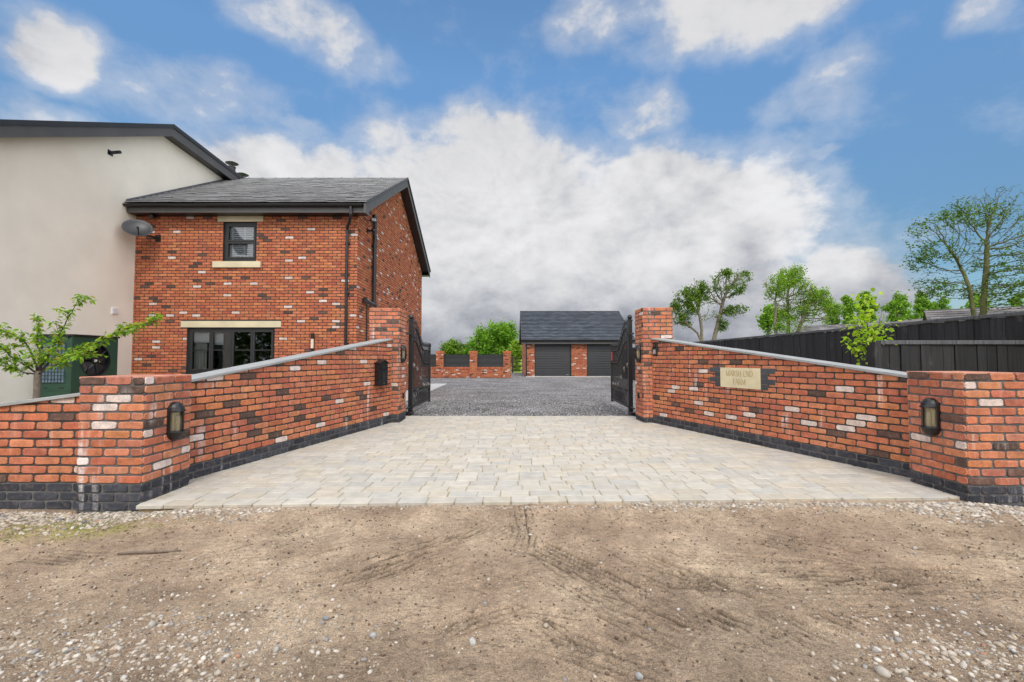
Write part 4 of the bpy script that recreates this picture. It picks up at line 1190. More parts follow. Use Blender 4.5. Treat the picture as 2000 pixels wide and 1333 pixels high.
# verge boards + soffits
bb = hmb(); dz = 0.23
for (ye, s_) in ((11.38, 1), (20.45, -1)):
    bb.prism([(RX1-0.03, ye, EZ-0.05-dz*0.95), (RX1-0.03, ridY, RZ-0.05-dz*0.95), (RX1-0.03, ridY, RZ+0.0), (RX1-0.03, ye, EZ+0.0)], (0.026 if s_ > 0 else 0.0262, 0, 0))
bb.build('bargeboard', M['fascia'], house)
vc = hmb()
for (ye, s_) in ((11.36, 1), (20.47, -1)):
    vc.prism([(RX1-0.01, ye, EZ-0.02), (RX1-0.01, ridY, RZ-0.02), (RX1-0.01, ridY, RZ+0.055), (RX1-0.01, ye, EZ+0.055)], (0.035 if s_ > 0 else 0.0352, 0, 0))
vc.build('verge_trim', M['anthracite'], house)
sf = hmb()
for (ye, s_) in ((11.5, 1), (20.33, -1)):
    e = EZ + slope*0.12
    sf.prism([(HX1-0.05, ye, e-0.05-0.235), (HX1-0.05, ridY, RZ-0.05-0.235), (HX1-0.05, ridY, RZ-0.05-0.215), (HX1-0.05, ye, e-0.05-0.215)], (RX1-0.03-HX1+0.048, 0, 0))
sf.box(RX0, RX1-0.032, 11.41, HY0-0.001, FB+0.005, FB+0.02)
sf.box(RX0, RX1-0.032, HY1+0.001, 20.42, FB+0.005, FB+0.02)
sf.build('soffit', M['black'], house)
fa = hmb(); fa.box(RX0, RX1-0.032, 11.385, 11.408, FB, EZ-0.06); fa.box(RX0, RX1-0.032, 20.422, 20.445, FB, EZ-0.06)
fa.box(RX1-0.0295, RX1+0.012, 11.33, 11.62, FB-0.02, EZ-0.02)
fa.build('fascia', M['fascia'], house)
gu = hmb()
def gutter(m_, x0, x1, y, z, sgn=1):
    r_ = 0.058; nseg = 8; prev = None
    for (rr) in (r_, r_-0.006):
        pts0 = [(x0, y + rr*math.cos(a), z + rr*math.sin(a)) for a in np.linspace(PI, 2*PI, nseg+1)]
        ia = [m_.addv(p) for p in pts0]; ib = [m_.addv((x1, p[1], p[2])) for p in pts0]
        for i in range(nseg): m_.face((ia[i], ia[i+1], ib[i+1], ib[i]))
        m_.face(ia); m_.face(ib[::-1])
    m_.tube([(x0, y-r_, z), (x1, y-r_, z)], 0.006, 6)
    xx = x0+0.3
    while xx < x1:
        m_.tube([(xx-0.012, y+(r_+.004)*math.cos(a), z+(r_+.004)*math.sin(a)) for a in np.linspace(PI, 2*PI, 7)], 0.007, 4); xx += 0.95
gutter(gu, RX0-0.03, RX1-0.06, 11.322, EZ-0.045); gu.build('gutter', M['black'], house)
gu = hmb(); gutter(gu, RX0, RX1-0.06, 20.508, EZ-0.045); gu.build('gutter', M['black'], house)
dp = hmb(); px = hx(676.5)
dp.tube([(px+0.20, 11.322, EZ-0.10), (px+0.20, 11.322, EZ-0.30), (px+0.18, 11.36, EZ-0.36), (px+0.02, 11.60, EZ-0.55), (px, 11.64, EZ-0.62), (px, 11.64, 0.0)], 0.036, 10)
for z in (4.2, 2.9, 1.6): dp.tube([(px, 11.64, z-0.025), (px, 11.64, z+0.025)], 0.045, 10); 
for z in (4.2, 2.9, 1.6): dp.box(px-0.06, px+0.06, 11.66, HY0-0.004, z-0.02, z+0.02)
dp.build('downpipe', M['black'], house, smooth=False)
# soil pipe + branch on the gable
D = 12.9; sx = HX1+0.085
zt_ = at(723, 420, D).z; zb_ = at(723, 597, D).z
so = hmb()
so.tube([(sx-0.02, D, zt_), (sx, D, zt_-0.15), (sx, D, zb_+0.05)], 0.055, 12)
for z in (zt_-0.9, zt_-1.9): so.tube([(sx, D, z-0.03), (sx, D, z+0.03)], 0.066, 12)
so.tube([(sx, D, zb_+0.14), (sx, D, zb_+0.02)], 0.068, 12)
so.tube([(sx, D+0.12, zb_), (sx, D-0.75, zb_+0.05)], 0.058, 12); so.tube([(sx, D-0.72, zb_+0.048), (sx, D-0.82, zb_+0.054)], 0.07, 12)
so.tube([(HX1+0.03, D-0.45, zb_-0.02), (HX1+0.03, D-0.45, 0.0)], 0.016, 6)
so.build('soil_pipe', M['black'], house)
# floodlight + camera near the eave on the gable
fl = empty('floodlight', at(721, 431, 12.4), 0, 'square security floodlight under the eave corner of the brick gable', 'floodlight')
fl.location.x = HX1+0.20
mb = MB(); mb.M = Matrix.Rotation(0.6, 4, 'Z') @ Matrix.Rotation(-0.5, 4, 'X'); mb.box(-0.08, 0.08, -0.03, 0.02, -0.07, 0.07); mb.build('housing', M['black'], fl, bevel=0.005)
mb = MB(); mb.M = Matrix.Rotation(0.6, 4, 'Z') @ Matrix.Rotation(-0.5, 4, 'X'); mb.box(-0.06, 0.06, -0.035, -0.031, -0.05, 0.05); mb.build('lamp_face', M['coping'], fl)
mb = MB(); mb.tube([(-0.19, 0.03, 0.02), (-0.05, 0.03, 0.0)], 0.012, 6); mb.tube([(-0.04, 0.02, -0.02), (-0.06, 0.02, -0.12), (-0.12, 0.02, -0.18)], 0.008, 6); mb.build('bracket', M['black'], fl)
cm = empty('security_camera', at(718, 451, 12.45), 0, 'black dome security camera on the brick gable below the floodlight', 'camera')
cm.location.x = HX1+0.012
mb = MB(); mb.box(0, 0.03, -0.06, 0.06, -0.05, 0.05); mb.tube([(0.03, 0, 0.0), (0.16, 0, 0.0)], 0.03, 8); mb.build('bracket', M['black'], cm)
mb = MB(); mb.lathe([(0.0, -0.075), (0.035, -0.065), (0.055, -0.03), (0.06, 0.0), (0.06, 0.04), (0.0, 0.045)], (0.17, 0, 0), 12); mb.build('dome', M['black'], cm, smooth=True)
# second small camera/light near the dish
c2 = empty('security_camera', (hx(295.5), HY0-0.012, hz(424.5)), 0, 'small dark eyeball camera under the eave beside the satellite dish', 'camera')
mb = MB(); mb.box(-0.05, 0.05, -0.03, 0.0, -0.02, 0.05); mb.build('bracket', M['anthracite'], c2)
mb = MB(); mb.tube([(0.0, -0.02, 0.0), (0.02, -0.16, -0.04)], [0.045, 0.05], 10); mb.build('lens_barrel', M['anthracite'], c2)
# wall light beside the lower window
wl = empty('wall_light', (hx(612), HY0-0.012, hz(668.5)), 0, 'tall narrow black and glass light on the brick house beside the lower window', 'wall light')
mb = MB(); mb.tube([(0, -0.06, 0.08), (0, -0.06, 0.22)], 0.042, 12); mb.tube([(0, -0.06, -0.22), (0, -0.06, -0.16)], 0.042, 12); mb.box(-0.03, 0.03, -0.03, 0.004, -0.2, 0.2); mb.build('housing', M['black'], wl)
mb = MB(); mb.tube([(0, -0.06, -0.16), (0, -0.06, 0.08)], 0.036, 12); mb.build('glass', M['lampin'], wl)
# satellite dish
dc_ = at(269, 447, 11.25)
sd = empty('satellite_dish', dc_, 0, 'dark oval satellite dish on the house corner below the eave', 'satellite dish')
mb = MB()
tocam = (Vector((0, 0, EYE)) - dc_).normalized(); axis = Vector((tocam.x*0.9-0.12, tocam.y*0.9, 0.46)).normalized()
q = axis.to_track_quat('Z', 'Y').to_matrix().to_4x4()
mb.M = q @ Matrix.Diagonal((0.76, 0.68, 0.9, 1))
mb.lathe([(0.0, 0.0), (0.12, 0.006), (0.24, 0.025), (0.34, 0.052), (0.40, 0.075), (0.41, 0.070), (0.40, 0.065), (0.34, 0.042), (0.12, -0.006), (0.0, -0.012)], (0, 0, -0.03), 32)
M['dish'] = simple('dark grey mesh dish', (0.045, 0.045, 0.048), 0.45, metal=0.3, var=0.2)
mb.build('reflector', M['dish'], sd, smooth=True)
mb = MB(); tip = tocam*0.28 + Vector((0.0, 0, 0.02)); low_ = q @ Vector((0.0, -0.30, 0.04)); 
lowp = q @ Vector((0.04, 0.25, 0.03)) if (q @ Vector((0, 1, 0))).z < 0 else q @ Vector((0.04, -0.25, 0.03))
mb.tube([lowp, tip*0.85], 0.012, 6); mb.tube([tip*0.80, tip*1.02], 0.032, 8); mb.build('feed_arm', M['black'], sd)
mb = MB(); mb.tube([-axis*0.03, Vector((0.1, 0.2, -0.12)), Vector((0.16, 0.43, -0.12))], 0.022, 8); mb.box(0.1, 0.24, 0.43, 0.445, -0.22, -0.04); mb.build('wall_bracket', M['black'], sd)

# ------------------------------------------------------------------ rendered building
rh = empty('rendered_house', (-12.5, 11, 0), 0, 'tall cream rendered house with grey roof edge at the far left', 'house')
RT = Matrix.Translation(-Vector(rh.location))
def rmb():
    m_ = MB(); m_.M = RT; return m_
WX = -9.765; EX = -9.45
prof = [(7.45, 3.20+(7.70-3.20)*(7.45-3.5)/(12.45-3.5)), (12.45, 7.70), (15.95, 7.50), (20.5, 5.6)]
def inset(dz): return [(y, z-dz) for (y, z) in prof]
wp = [(7.75, -0.1), (20.2, -0.1), (20.2, prof[3][1]-0.02), (15.95, 7.38), (12.45, 7.58), (7.75, 7.58-(12.45-7.75)*0.5028)]
mb = rmb(); mb.prism([(WX, y, z) for (y, z) in wp], (-5.8, 0, 0)); mb.build('wall', M['render'], rh)
rf = rmb(); rf.mi = 1; rf.col = (0.05, 0.05, 0.05)
for i in range(3):
    (ya, za), (yb, zb) = prof[i], prof[i+1]
    rf.prism([(EX, ya, za-0.05), (EX, yb, zb-0.05), (EX, yb, zb), (EX, ya, za)], (-6.5, 0, 0))
rf.mi = 0
for i in range(3):
    (ya, za), (yb, zb) = prof[i], prof[i+1]
    if i < 1: slates(rf, (EX-6.4, ya, za+0.005), (1,0,0), (0, yb-ya, zb-za), 6.4, math.hypot(yb-ya, zb-za), gauge=0.25, cols=sc, seed=20+i)
    else: slates(rf, (EX-6.4, yb, zb+0.005), (1,0,0), (0, ya-yb, za-zb), 6.4, math.hypot(yb-ya, zb-za), gauge=0.25, cols=sc, seed=20+i)
rroof = rf.build('roof', [M['slate'], M['anthracite']], rh)
def ribbon(m_, pr, x0, x1, lo, hi):
    for i in range(len(pr)-1):
        (ya, za), (yb, zb) = pr[i], pr[i+1]
        m_.prism([(x0, ya, za+lo), (x0, yb, zb+lo), (x0, yb, zb+hi), (x0, ya, za+hi)], (x1-x0, 0, 0))
bb = rmb(); ribbon(bb, prof[:3], EX-0.03, EX, -0.30, -0.045); bb.build('bargeboard', M['fascia'], rh)
bb = rmb(); ribbon(bb, prof[:3], EX-0.015, EX+0.03, -0.06, 0.045); bb.build('verge_trim', M['anthracite'], rh)
bb = rmb(); ribbon(bb, prof[:3], WX+0.001, EX-0.031, -0.27, -0.25); bb.build('soffit', M['black'], rh)
# vent, overflow pipe, flues
def wp_at(x, y, X_=WX):
    D_ = F*(-X_)/(1000-x); 
    for _ in range(6):
        p_ = at(x, y, D_); D_ *= X_/p_.x
    return at(x, y, D_)
p_ = wp_at(223, 608); mb = rmb(); mb.box(WX, WX+0.03, p_.y-0.085, p_.y+0.085, p_.z-0.08, p_.z+0.08)
for k in range(4): mb.box(WX+0.03, WX+0.042, p_.y-0.07, p_.y+0.07, p_.z-0.06+k*0.035, p_.z-0.045+k*0.035)
mb.build('air_vent', M['white'], rh)
p_ = wp_at(215, 299); mb = rmb(); mb.tube([(WX, p_.y, p_.z), (WX+0.25, p_.y, p_.z+0.02)], 0.04, 10); mb.box(WX, WX+0.01, p_.y-0.07, p_.y+0.07, p_.z-0.06, p_.z+0.06); mb.build('overflow_pipe', M['black'], rh)
for (x, y, D_) in ((453, 319, 15.4), (474, 341, 16.6)):
    c = at(x, y, D_); mb = rmb()
    mb.tube([(c.x, c.y, c.z-1.1), (c.x, c.y, c.z-0.16)], 0.11, 14)
    mb.tube([(c.x, c.y, c.z-0.16), (c.x, c.y, c.z-0.13)], 0.125, 14)
    for k in range(4):
        a = k*PI/2+0.4; mb.tube([(c.x+0.09*math.cos(a), c.y+0.09*math.sin(a), c.z-0.14), (c.x+0.09*math.cos(a), c.y+0.09*math.sin(a), c.z-0.01)], 0.008, 5)
    mb.lathe([(0.0, 0.05), (0.1, 0.035), (0.205, -0.012), (0.20, -0.018), (0.0, -0.005)], (c.x, c.y, c.z), 18)
    mb.build('flue', M['anthracite'], rroof)

# ------------------------------------------------------------------ heat pump (faces +X, built in its own frame: x along the front, y into the cabinet)
HPX = -9.02; HPY = 9.5
hp = empty('heat_pump', (HPX, HPY, 0), PI/2, 'dark green heat pump unit with big black fan against the cream house', 'heat pump')
def hpl(x): return F*(-HPX)/(1000-x) - HPY
a = md = -0.16; b = hpl(230)
zt = 1.21 + 43/F*(hpl(230)+HPY)
D = 0.0
fc = Vector((hpl(187.5), 0, 1.21 - 3.5/F*(hpl(187.5)+HPY))); FR_ = 0.345
PT = Matrix.Identity(4)
def pmb():
    m_ = MB(); m_.M = PT; return m_
mb = pmb()
mb.box(md+0.0, b, D+0.10, D+0.66, 0.05, zt-0.04)
n = 40; x0_, x1_, z0_, z1_ = md, b, 0.05, zt-0.04
outer = []; inner = []
for i in range(n):
    t = 2*PI*i/n; c_, s_ = math.cos(t), math.sin(t)
    k = min(((x1_-fc.x)/c_ if c_ > 1e-6 else ((x0_-fc.x)/c_ if c_ < -1e-6 else 1e9)), ((z1_-fc.z)/s_ if s_ > 1e-6 else ((z0_-fc.z)/s_ if s_ < -1e-6 else 1e9)))
    outer.append((fc.x+k*c_, D, fc.z+k*s_)); inner.append((fc.x+FR_*c_, D, fc.z+FR_*s_))
oi = [mb.addv(p) for p in outer]; ii = [mb.addv(p) for p in inner]; ib = [mb.addv((p[0], D+0.099, p[2])) for p in inner]
ob_ = [mb.addv((p[0], D+0.0995, p[2])) for p in outer]
for i in range(n):
    j = (i+1) % n; mb.face((oi[i], oi[j], ii[j], ii[i])); mb.face((ii[i], ii[j], ib[j], ib[i])); mb.face((oi[j], oi[i], ob_[i], ob_[j]))
for (cx_, cz_) in ((x0_, z0_), (x1_, z0_), (x1_, z1_), (x0_, z1_)):
    kk = sorted(range(n), key=lambda i: (outer[i][0]-cx_)**2+(outer[i][2]-cz_)**2)[:2]
    if abs(outer[kk[0]][0]-cx_)+abs(outer[kk[0]][2]-cz_) > 1e-4:
        mb.poly([outer[kk[0]], (cx_, D, cz_), outer[kk[1]]])
mb.build('cabinet', M['green'], hp)
mb = pmb(); mb.box(a-0.02, b+0.02, D-0.03, D+0.68, zt-0.04, zt); mb.build('top_cover', M['black'], hp, bevel=0.006)
mb2 = pmb(); mb2.M = PT @ Matrix.Translation((fc.x, D, fc.z)) @ Matrix.Rotation(PI/2, 4, 'X')
mb2.lathe([(FR_*1.03, 0.008), (FR_*0.985, 0.008), (FR_*0.975, -0.085), (0, -0.09)], (0, 0, 0), 36); mb2.build('fan_housing', M['black'], hp)
mb2 = pmb(); mb2.M = PT @ Matrix.Translation((fc.x, D, fc.z)) @ Matrix.Rotation(PI/2, 4, 'X')
for k in range(7):
    t = k*2*PI/7; P_ = []
    for rr, da, dz in ((0.07, -0.25, -0.06), (0.20, -0.30, -0.07), (0.285, -0.15, -0.075), (0.285, 0.45, -0.035), (0.20, 0.35, -0.03), (0.07, 0.30, -0.03)):
        rr *= 1.15; P_.append((rr*math.cos(t+da), rr*math.sin(t+da), dz))
    mb2.prism([Vector(p) for p in P_], (0, 0, 0.004))
M['blade'] = simple('fan blade', (0.022, 0.022, 0.024), 0.3, var=0.2)
mb2.build('fan_blades', M['blade'], hp)
mb2 = pmb(); mb2.M = PT @ Matrix.Translation((fc.x, D, fc.z)) @ Matrix.Rotation(PI/2, 4, 'X')
mb2.tube([(0, 0, -0.07), (0, 0, 0.0)], 0.065, 14); 
for k in range(3):
    t = k*2*PI/3+0.7; mb2.tube([(0.05*math.cos(t), 0.05*math.sin(t), -0.005), (0.335*math.cos(t), 0.335*math.sin(t), -0.005)], 0.009, 6); mb2.tube([(0.05*math.cos(t+.12), 0.05*math.sin(t+.12), -0.005), (0.29*math.cos(t+.06), 0.29*math.sin(t+.06), -0.005)], 0.006, 6)
mb2.build('fan_motor', M['iron'], hp)
mb2 = pmb(); mb2.M = PT @ Matrix.Translation((fc.x, D, fc.z)) @ Matrix.Rotation(PI/2, 4, 'X'); mb2.box(-0.03, -0.005, -0.03, 0.02, 0.0, 0.004); mb2.box(0.005, 0.03, -0.025, 0.02, 0.0, 0.004); mb2.build('motor_label', M['white'], hp)
SM = Matrix(((0, 1, 0, a), (1, 0, 0, 0), (0, 0, 1, 0), (0, 0, 0, 1)))   # side panel frame: x runs back from the corner, y out of the side
gy0, gy1, gz0, gz1 = 0.14, 0.60, 0.72, 1.52
def side_mb():
    m_ = MB(); m_.M = Matrix(((0, -1, 0, a), (1, 0, 0, 0), (0, 0, 1, 0), (0, 0, 0, 1))); return m_
mb = side_mb(); mb.box(gy0, gy1, 0.001, 0.006, gz0, gz1); mb.build('coil', M['bluegrey'], hp)
mb = side_mb()
for k in range(8): x = gy0+(gy1-gy0)*k/7; mb.tube([(x, 0.018, gz0-0.01), (x, 0.018, gz1+0.01)], 0.005, 5)
for k in range(12): z = gz0+(gz1-gz0)*k/11; mb.tube([(gy0-0.01, 0.022, z), (gy1+0.01, 0.022, z)], 0.005, 5)
mb.build('guard_grille', M['iron'], hp)
for x in (0.2, 0.52):
    mb = side_mb(); mb.box(x-0.05, x+0.05, 0.0005, 0.004, 0.60, 0.62); mb.build('handle_slot', M['black'], hp)
mb = side_mb(); mb.box(0.0, 0.02, 0.001, 0.008, 0.05, zt-0.05); mb.box(0.64, 0.66, 0.001, 0.008, 0.05, zt-0.05); mb.box(0.02, 0.64, 0.001, 0.006, 0.55, 0.56); mb.build('panel_trim', M['green'], hp)

# ------------------------------------------------------------------ garage
GY = 31.0
def gxx(x, D_=GY): return (x-1000)/F*D_
gx0, gx1 = gxx(1026.5), 8.05
gd = 11.0; gre = 2.36+0.18
gar = empty('double_garage', ((gx0+gx1)/2, GY+5, 0), 0, 'brick double garage with slate roof and two black roller doors', 'garage')
GT = Matrix.Translation(-Vector(gar.location))
def gmb():
    m_ = MB(); m_.M = GT; return m_
d1 = (gxx(1044), gxx(1115.8)); d2 = (gxx(1146.2), gxx(1218))
dtop = at(1000, 669, GY).z; wtop = at(1000, 664, GY).z
mb = gmb(); mb.mi = 1
for (a, b) in ((gx0, d1[0]), (d1[1], d2[0]), (d2[1], gx1)):
    mb.box(a+0.001, b-0.001, GY+0.001, GY+0.35, -0.1, dtop)
mb.box(gx0+0.001, gx1-0.001, GY+0.001, GY+0.35, dtop, wtop)
mb.box(gx0+0.001, gx0+0.3, GY+0.351, GY+gd, -0.1, wtop); mb.box(gx1-0.3, gx1-0.001, GY+0.351, GY+gd, -0.1, wtop); mb.box(gx0+0.3, gx1-0.3, GY+gd-0.3, GY+gd-.001, -0.1, wtop)
for (a, b) in ((gx0, d1[0]), (d1[1], d2[0]), (d2[1], gx1)):
    bricks(mb, (a, GY, 0), (1,0,0), (0,-1,0), rect(0, b-a, 0.0, dtop), seed=int(a*10)+300, white=0.10, dark=0.06, rough=0.6, mi=0, proud=0.006)
bricks(mb, (gx0, GY, 0), (0,1,0), (-1,0,0), rect(0, gd, 0.0, wtop), seed=340, white=0.08, rough=0.6, mi=0, proud=0.006)
mb.build('wall', [M['hbrick'], M['hmortar']], gar)
for (a, b) in (d1, d2):
    m_ = gmb(); k = 12; hh = (dtop-0.02-0.02)
    m_.box(a, b, GY+0.16, GY+0.2, dtop-0.30, dtop-0.005)
    m_.box(a, a+0.07, GY+0.10, GY+0.158, 0.02, dtop-0.3); m_.box(b-0.07, b, GY+0.10, GY+0.158, 0.02, dtop-0.3)
    for i in range(k):
        lo = 0.02 + (dtop-0.32)*i/k; hi = 0.02+(dtop-0.32)*(i+1)/k
        m_.hexa([(a+0.07, GY+0.13, lo+0.022), (b-0.07, GY+0.13, lo+0.022), (b-0.07, GY+0.17, lo+0.022), (a+0.07, GY+0.17, lo+0.022)], [(a+0.07, GY+0.150, hi), (b-0.07, GY+0.150, hi), (b-0.07, GY+0.17, hi), (a+0.07, GY+0.17, hi)])
    o = m_.build('roller_door', M['doorblack'], gar, bevel=0.0)
    m_ = gmb(); m_.box(b-0.35, b-0.15, GY+0.122, GY+0.129, 0.10, 0.14); m_.build('handle', M['silver'], o)
ry = 35.4; ez = at(1000, 664.5, GY-0.3).z; rz = at(1000, 609, ry).z
ex0, ex1 = gxx(1018, GY-0.3), 8.35
be = 2*ry-(GY-0.3)
rf = gmb(); rf.mi = 1; rf.col = (0.03, 0.03, 0.03)
rf.prism([(ex0, GY-0.3, ez-0.05), (ex1, GY-0.3, ez-0.05), (ex1, ry, rz-0.05), (ex0, ry, rz-0.05)], (0, 0, 0.045))
rf.prism([(ex0, be, ez-0.05), (ex1, be, ez-0.05), (ex1, ry, rz-0.05), (ex0, ry, rz-0.05)], (0, 0, 0.045))
rf.mi = 0
sg = ((0.085,0.095,0.11),(0.10,0.11,0.125),(0.075,0.083,0.097))
S_ = Vector((0, ry-GY+0.3, rz-ez))
slates(rf, (ex0, GY-0.34, ez-0.02), (1,0,0), S_, ex1-ex0, S_.length+0.04, gauge=0.26, width=0.35, cols=sg, seed=55, lift=0.034, vary=0.16)
slates(rf, (ex0, be+0.04, ez-0.02), (1,0,0), (0, -S_.y, S_.z), ex1-ex0, S_.length+0.04, gauge=0.26, width=0.35, cols=sg, seed=56)
gr = rf.build('roof', [M['slate'], M['anthracite']], gar)
rd = gmb(); ridge(rd, (ex0, ry, rz+0.02), (ex1, ry, rz+0.02), w=0.15); rd.build('ridge_tiles', M['slate'], gr)
for (xa) in (ex0, ex1-0.03):
    m_ = gmb()
    m_.prism([(xa, GY-0.3, ez-0.33), (xa, ry, rz-0.33), (xa, be, ez-0.33), (xa, be, ez+0.01), (xa, ry, rz+0.01), (xa, GY-0.3, ez+0.01)], (0.03, 0, 0))
    m_.build('bargeboard', M['black'], gar)
m_ = gmb()
m_.prism([(gx0+0.002, GY+0.35, wtop), (gx0+0.002, GY+gd-0.3, wtop), (gx0+0.002, ry, rz-0.35)], (0.2, 0, 0)); m_.prism([(gx1-0.2, GY+0.35, wtop), (gx1-0.2, GY+gd-0.3, wtop), (gx1-0.2, ry, rz-0.35)], (0.19, 0, 0)); m_.build('gable', M['hbrick'], gar)
m_ = gmb(); m_.box(ex0+0.035, ex1-0.035, GY-0.29, GY-0.26, ez-0.27, ez-0.05); m_.box(ex0+0.035, ex1-0.035, GY-0.26, GY-0.002, ez-0.27, ez-0.25); m_.build('fascia', M['fascia'], gar)
m_ = gmb(); gutter(m_, ex0, ex1, GY-0.36, ez-0.04); m_.build('gutter', M['black'], gar)
m_ = gmb(); m_.tube([(gx0+0.05, GY-0.05, 0), (gx0+0.05, GY-0.05, ez-0.35), (gx0+0.05, GY-0.34, ez-0.15)], 0.036, 8); m_.build('downpipe', M['black'], gar)
m_ = gmb(); m_.box(gx0-0.0, gx1, GY-0.5, GY+0.34, -0.03, 0.018); m_.build('door_sill', M['concrete'], gar)

# ------------------------------------------------------------------ louvred boundary wall beyond the drive
def louvre_wall(name, xs_, label, y=29.0, seed=400):
    root = empty(name, (xs_[0], y, 0), 0, label, 'wall')
    T = Matrix.Translation(-Vector(root.location)); pw = 0.46
    zt = at(1000, 686, y).z; wt = at(1000, 717.5, y).z; pt = at(1000, 692.5, y).z
    m_ = MB(); m_.M = T; m_.mi = 1
    m_.box(xs_[0], xs_[-1], y+0.08, y+0.36, -0.1, wt-0.005)
    bricks(m_, (xs_[0], y+0.08, 0), (1,0,0), (0,-1,0), rect(0, xs_[-1]-xs_[0], 0.0, wt-0.13), seed=seed, white=0.09, dark=0.07, rough=0.6, mi=0)
    m_.mi = 0; r = random.Random(seed)
    x = xs_[0]
    while x < xs_[-1]:
        m_.box(x, min(x+0.065, xs_[-1]), y+0.045, y+0.39, wt-0.11, wt, r.choice(REDS)); x += 0.075
    m_.build('brickwork', [M['hbrick'], M['hmortar']], root)
    for i, x in enumerate(xs_):
        m_ = MB(); m_.M = T; m_.mi = 1
        m_.box(x-pw/2+.001, x+pw/2-.001, y+.001, y+0.44, -0.1, zt-0.02); 
        bricks(m_, (x-pw/2, y, 0), (1,0,0), (0,-1,0), rect(0, pw, 0.0, zt-0.14), seed=seed+i*3, white=0.10, dark=0.06, rough=0.6, mi=0)
        bricks(m_, (x+pw/2, y, 0), (0,1,0), (1,0,0), rect(0, 0.44, 0.0, zt-0.14), seed=seed+i*3+1, white=0.08, rough=0.6, mi=0)
        bricks(m_, (x-pw/2, y, 0), (0,1,0), (-1,0,0), rect(0, 0.44, 0.0, zt-0.14), seed=seed+i*3+2, white=0.08, rough=0.6, mi=0)
        m_.mi = 0
        for k in range(7): m_.box(x-pw/2-0.03+k*0.0745, x-pw/2-0.03+k*0.0745+0.066, y-0.03, y+0.47, zt-0.13, zt, r.choice(REDS))
        m_.build('pier', [M['hbrick'], M['hmortar']], root)
    for a, b in zip(xs_[:-1], xs_[1:]):
        m_ = MB(); m_.M = T; k = 10
        m_.box(a+pw/2, b-pw/2, y+0.24, y+0.25, wt+0.0, pt-0.02); m_.box(a+pw/2, b-pw/2, y+0.17, y+0.24, pt-0.03, pt)
        for i in range(k):
            z = wt+0.01+(pt-wt-0.04)*i/k; h = (pt-wt-0.04)/k
            m_.hexa([(a+pw/2+0.002, y+0.17, z), (b-pw/2-0.002, y+0.17, z), (b-pw/2-0.002, y+0.238, z), (a+pw/2+0.002, y+0.238, z)], [(a+pw/2+0.002, y+0.215, z+h*0.85), (b-pw/2-0.002, y+0.215, z+h*0.85), (b-pw/2-0.002, y+0.238, z+h*0.85), (a+pw/2+0.002, y+0.238, z+h*0.85)])
        m_.build('louvre_panel', M['louvre'], root)
    return root
c0 = (990.2-1000)/F*29.0; sp = 65.6/F*29.0
louvre_wall('louvred_brick_wall', [c0-sp*k for k in range(5, -1, -1)], 'low brick wall with black louvre panels between piers, left of the garage')
louvre_wall('louvred_brick_wall', [8.2+0.3, 8.5+sp], 'short stretch of black louvred brick wall right of the garage', seed=450)

# post and rail fence + field gate beside garage
pf = empty('post_and_rail_fence', (0.2, 40.0, -0.1), 0, 'dark post and rail fence in the field gap beside the garage', 'fence')
for x in (-3.5, -1.6, 0.05, 1.9, 3.7):
    m_ = MB(); m_.box(x-0.07-0.2, x+0.07-0.2, -0.07, 0.07, 0, 1.42 if x != 0.05 else 1.5); m_.build('post', M['twig'], pf)
for z in (0.25, 0.62, 0.98, 1.28):
    m_ = MB(); m_.box(-4.0, 4.0, -0.10, -0.071, z, z+0.09); m_.build('rail', M['twig'], pf)

# ------------------------------------------------------------------ black board fences on the right
def board_fence(name, A, B, h, label, seed, rail=True, bw=0.115, z0=-0.05, capw=0.05):
    A = Vector((A[0], A[1], 0)); B = Vector((B[0], B[1], 0)); d = B-A; Lf = d.length; U = d.normalized(); n = Vector((U.y, -U.x, 0))
    root = empty(name, A + Vector((0, 0, z0)), 0, label, 'fence')
    T = Matrix.Translation(-A - Vector((0, 0, z0)))
    m_ = MB(); m_.M = T; r = random.Random(seed); x = 0
    while x < Lf:
        w = bw*r.uniform(0.9, 1.1); k = r.uniform(0.6, 1.6); o_ = r.uniform(0, 0.012) + (0.010 if int(x/bw) % 2 else 0)
        c = (0.0115*k, 0.0112*k, 0.0112*k)
        m_.col = c
        p = A+U*x; q = A+U*min(x+w-0.006, Lf)
        hh = h + r.uniform(-0.004, 0.004)
        a_ = [p+n*(0.02+o_), q+n*(0.02+o_*0.6), q, p]
        m_.hexa([v_+Vector((0,0,z0)) for v_ in a_], [v_+Vector((0,0,hh)) for v_ in a_])
        x += w
    m_.build('boards', M['fence'], root)
    m_ = MB(); m_.M = T; m_.col = (0.075, 0.078, 0.08)
    a_ = [A+n*0.055, B+n*0.055, B-n*0.03, A-n*0.03]
    m_.hexa([v_+Vector((0,0,h+0.006)) for v_ in a_], [v_+Vector((0,0,h+0.006+capw)) for v_ in a_])
    m_.build('capping_rail', M['fence'], root, bevel=0.004)
    m_ = MB(); m_.M = T; m_.col = (0.02, 0.02, 0.02)
    k = max(2, int(Lf/1.9)+1)
    for i in range(k):
        p = A+U*(Lf*i/(k-1)); a_ = [p-U*0.05-n*0.005, p+U*0.05-n*0.005, p+U*0.05-n*0.105, p-U*0.05-n*0.105]
        m_.hexa([v_+Vector((0,0,z0)) for v_ in a_], [v_+Vector((0,0,h)) for v_ in a_])
    m_.build('posts', M['fence'], root)
    return root
board_fence('board_fence', (7.02, 29.0), (7.02, 4.6), 1.80, 'long tall black board fence running back along the right boundary', 71)
bf = board_fence('board_fence', (4.66, 5.80), (6.95, 5.80), 1.385, 'shorter black board fence behind the right brick pillar', 73, bw=0.135)
m_ = MB(); m_.col = (0.018, 0.018, 0.018); m_.box(-0.09, -0.012, -0.07, 0.02, 0.0, 1.47); m_.build('end_post', M['fence'], bf)
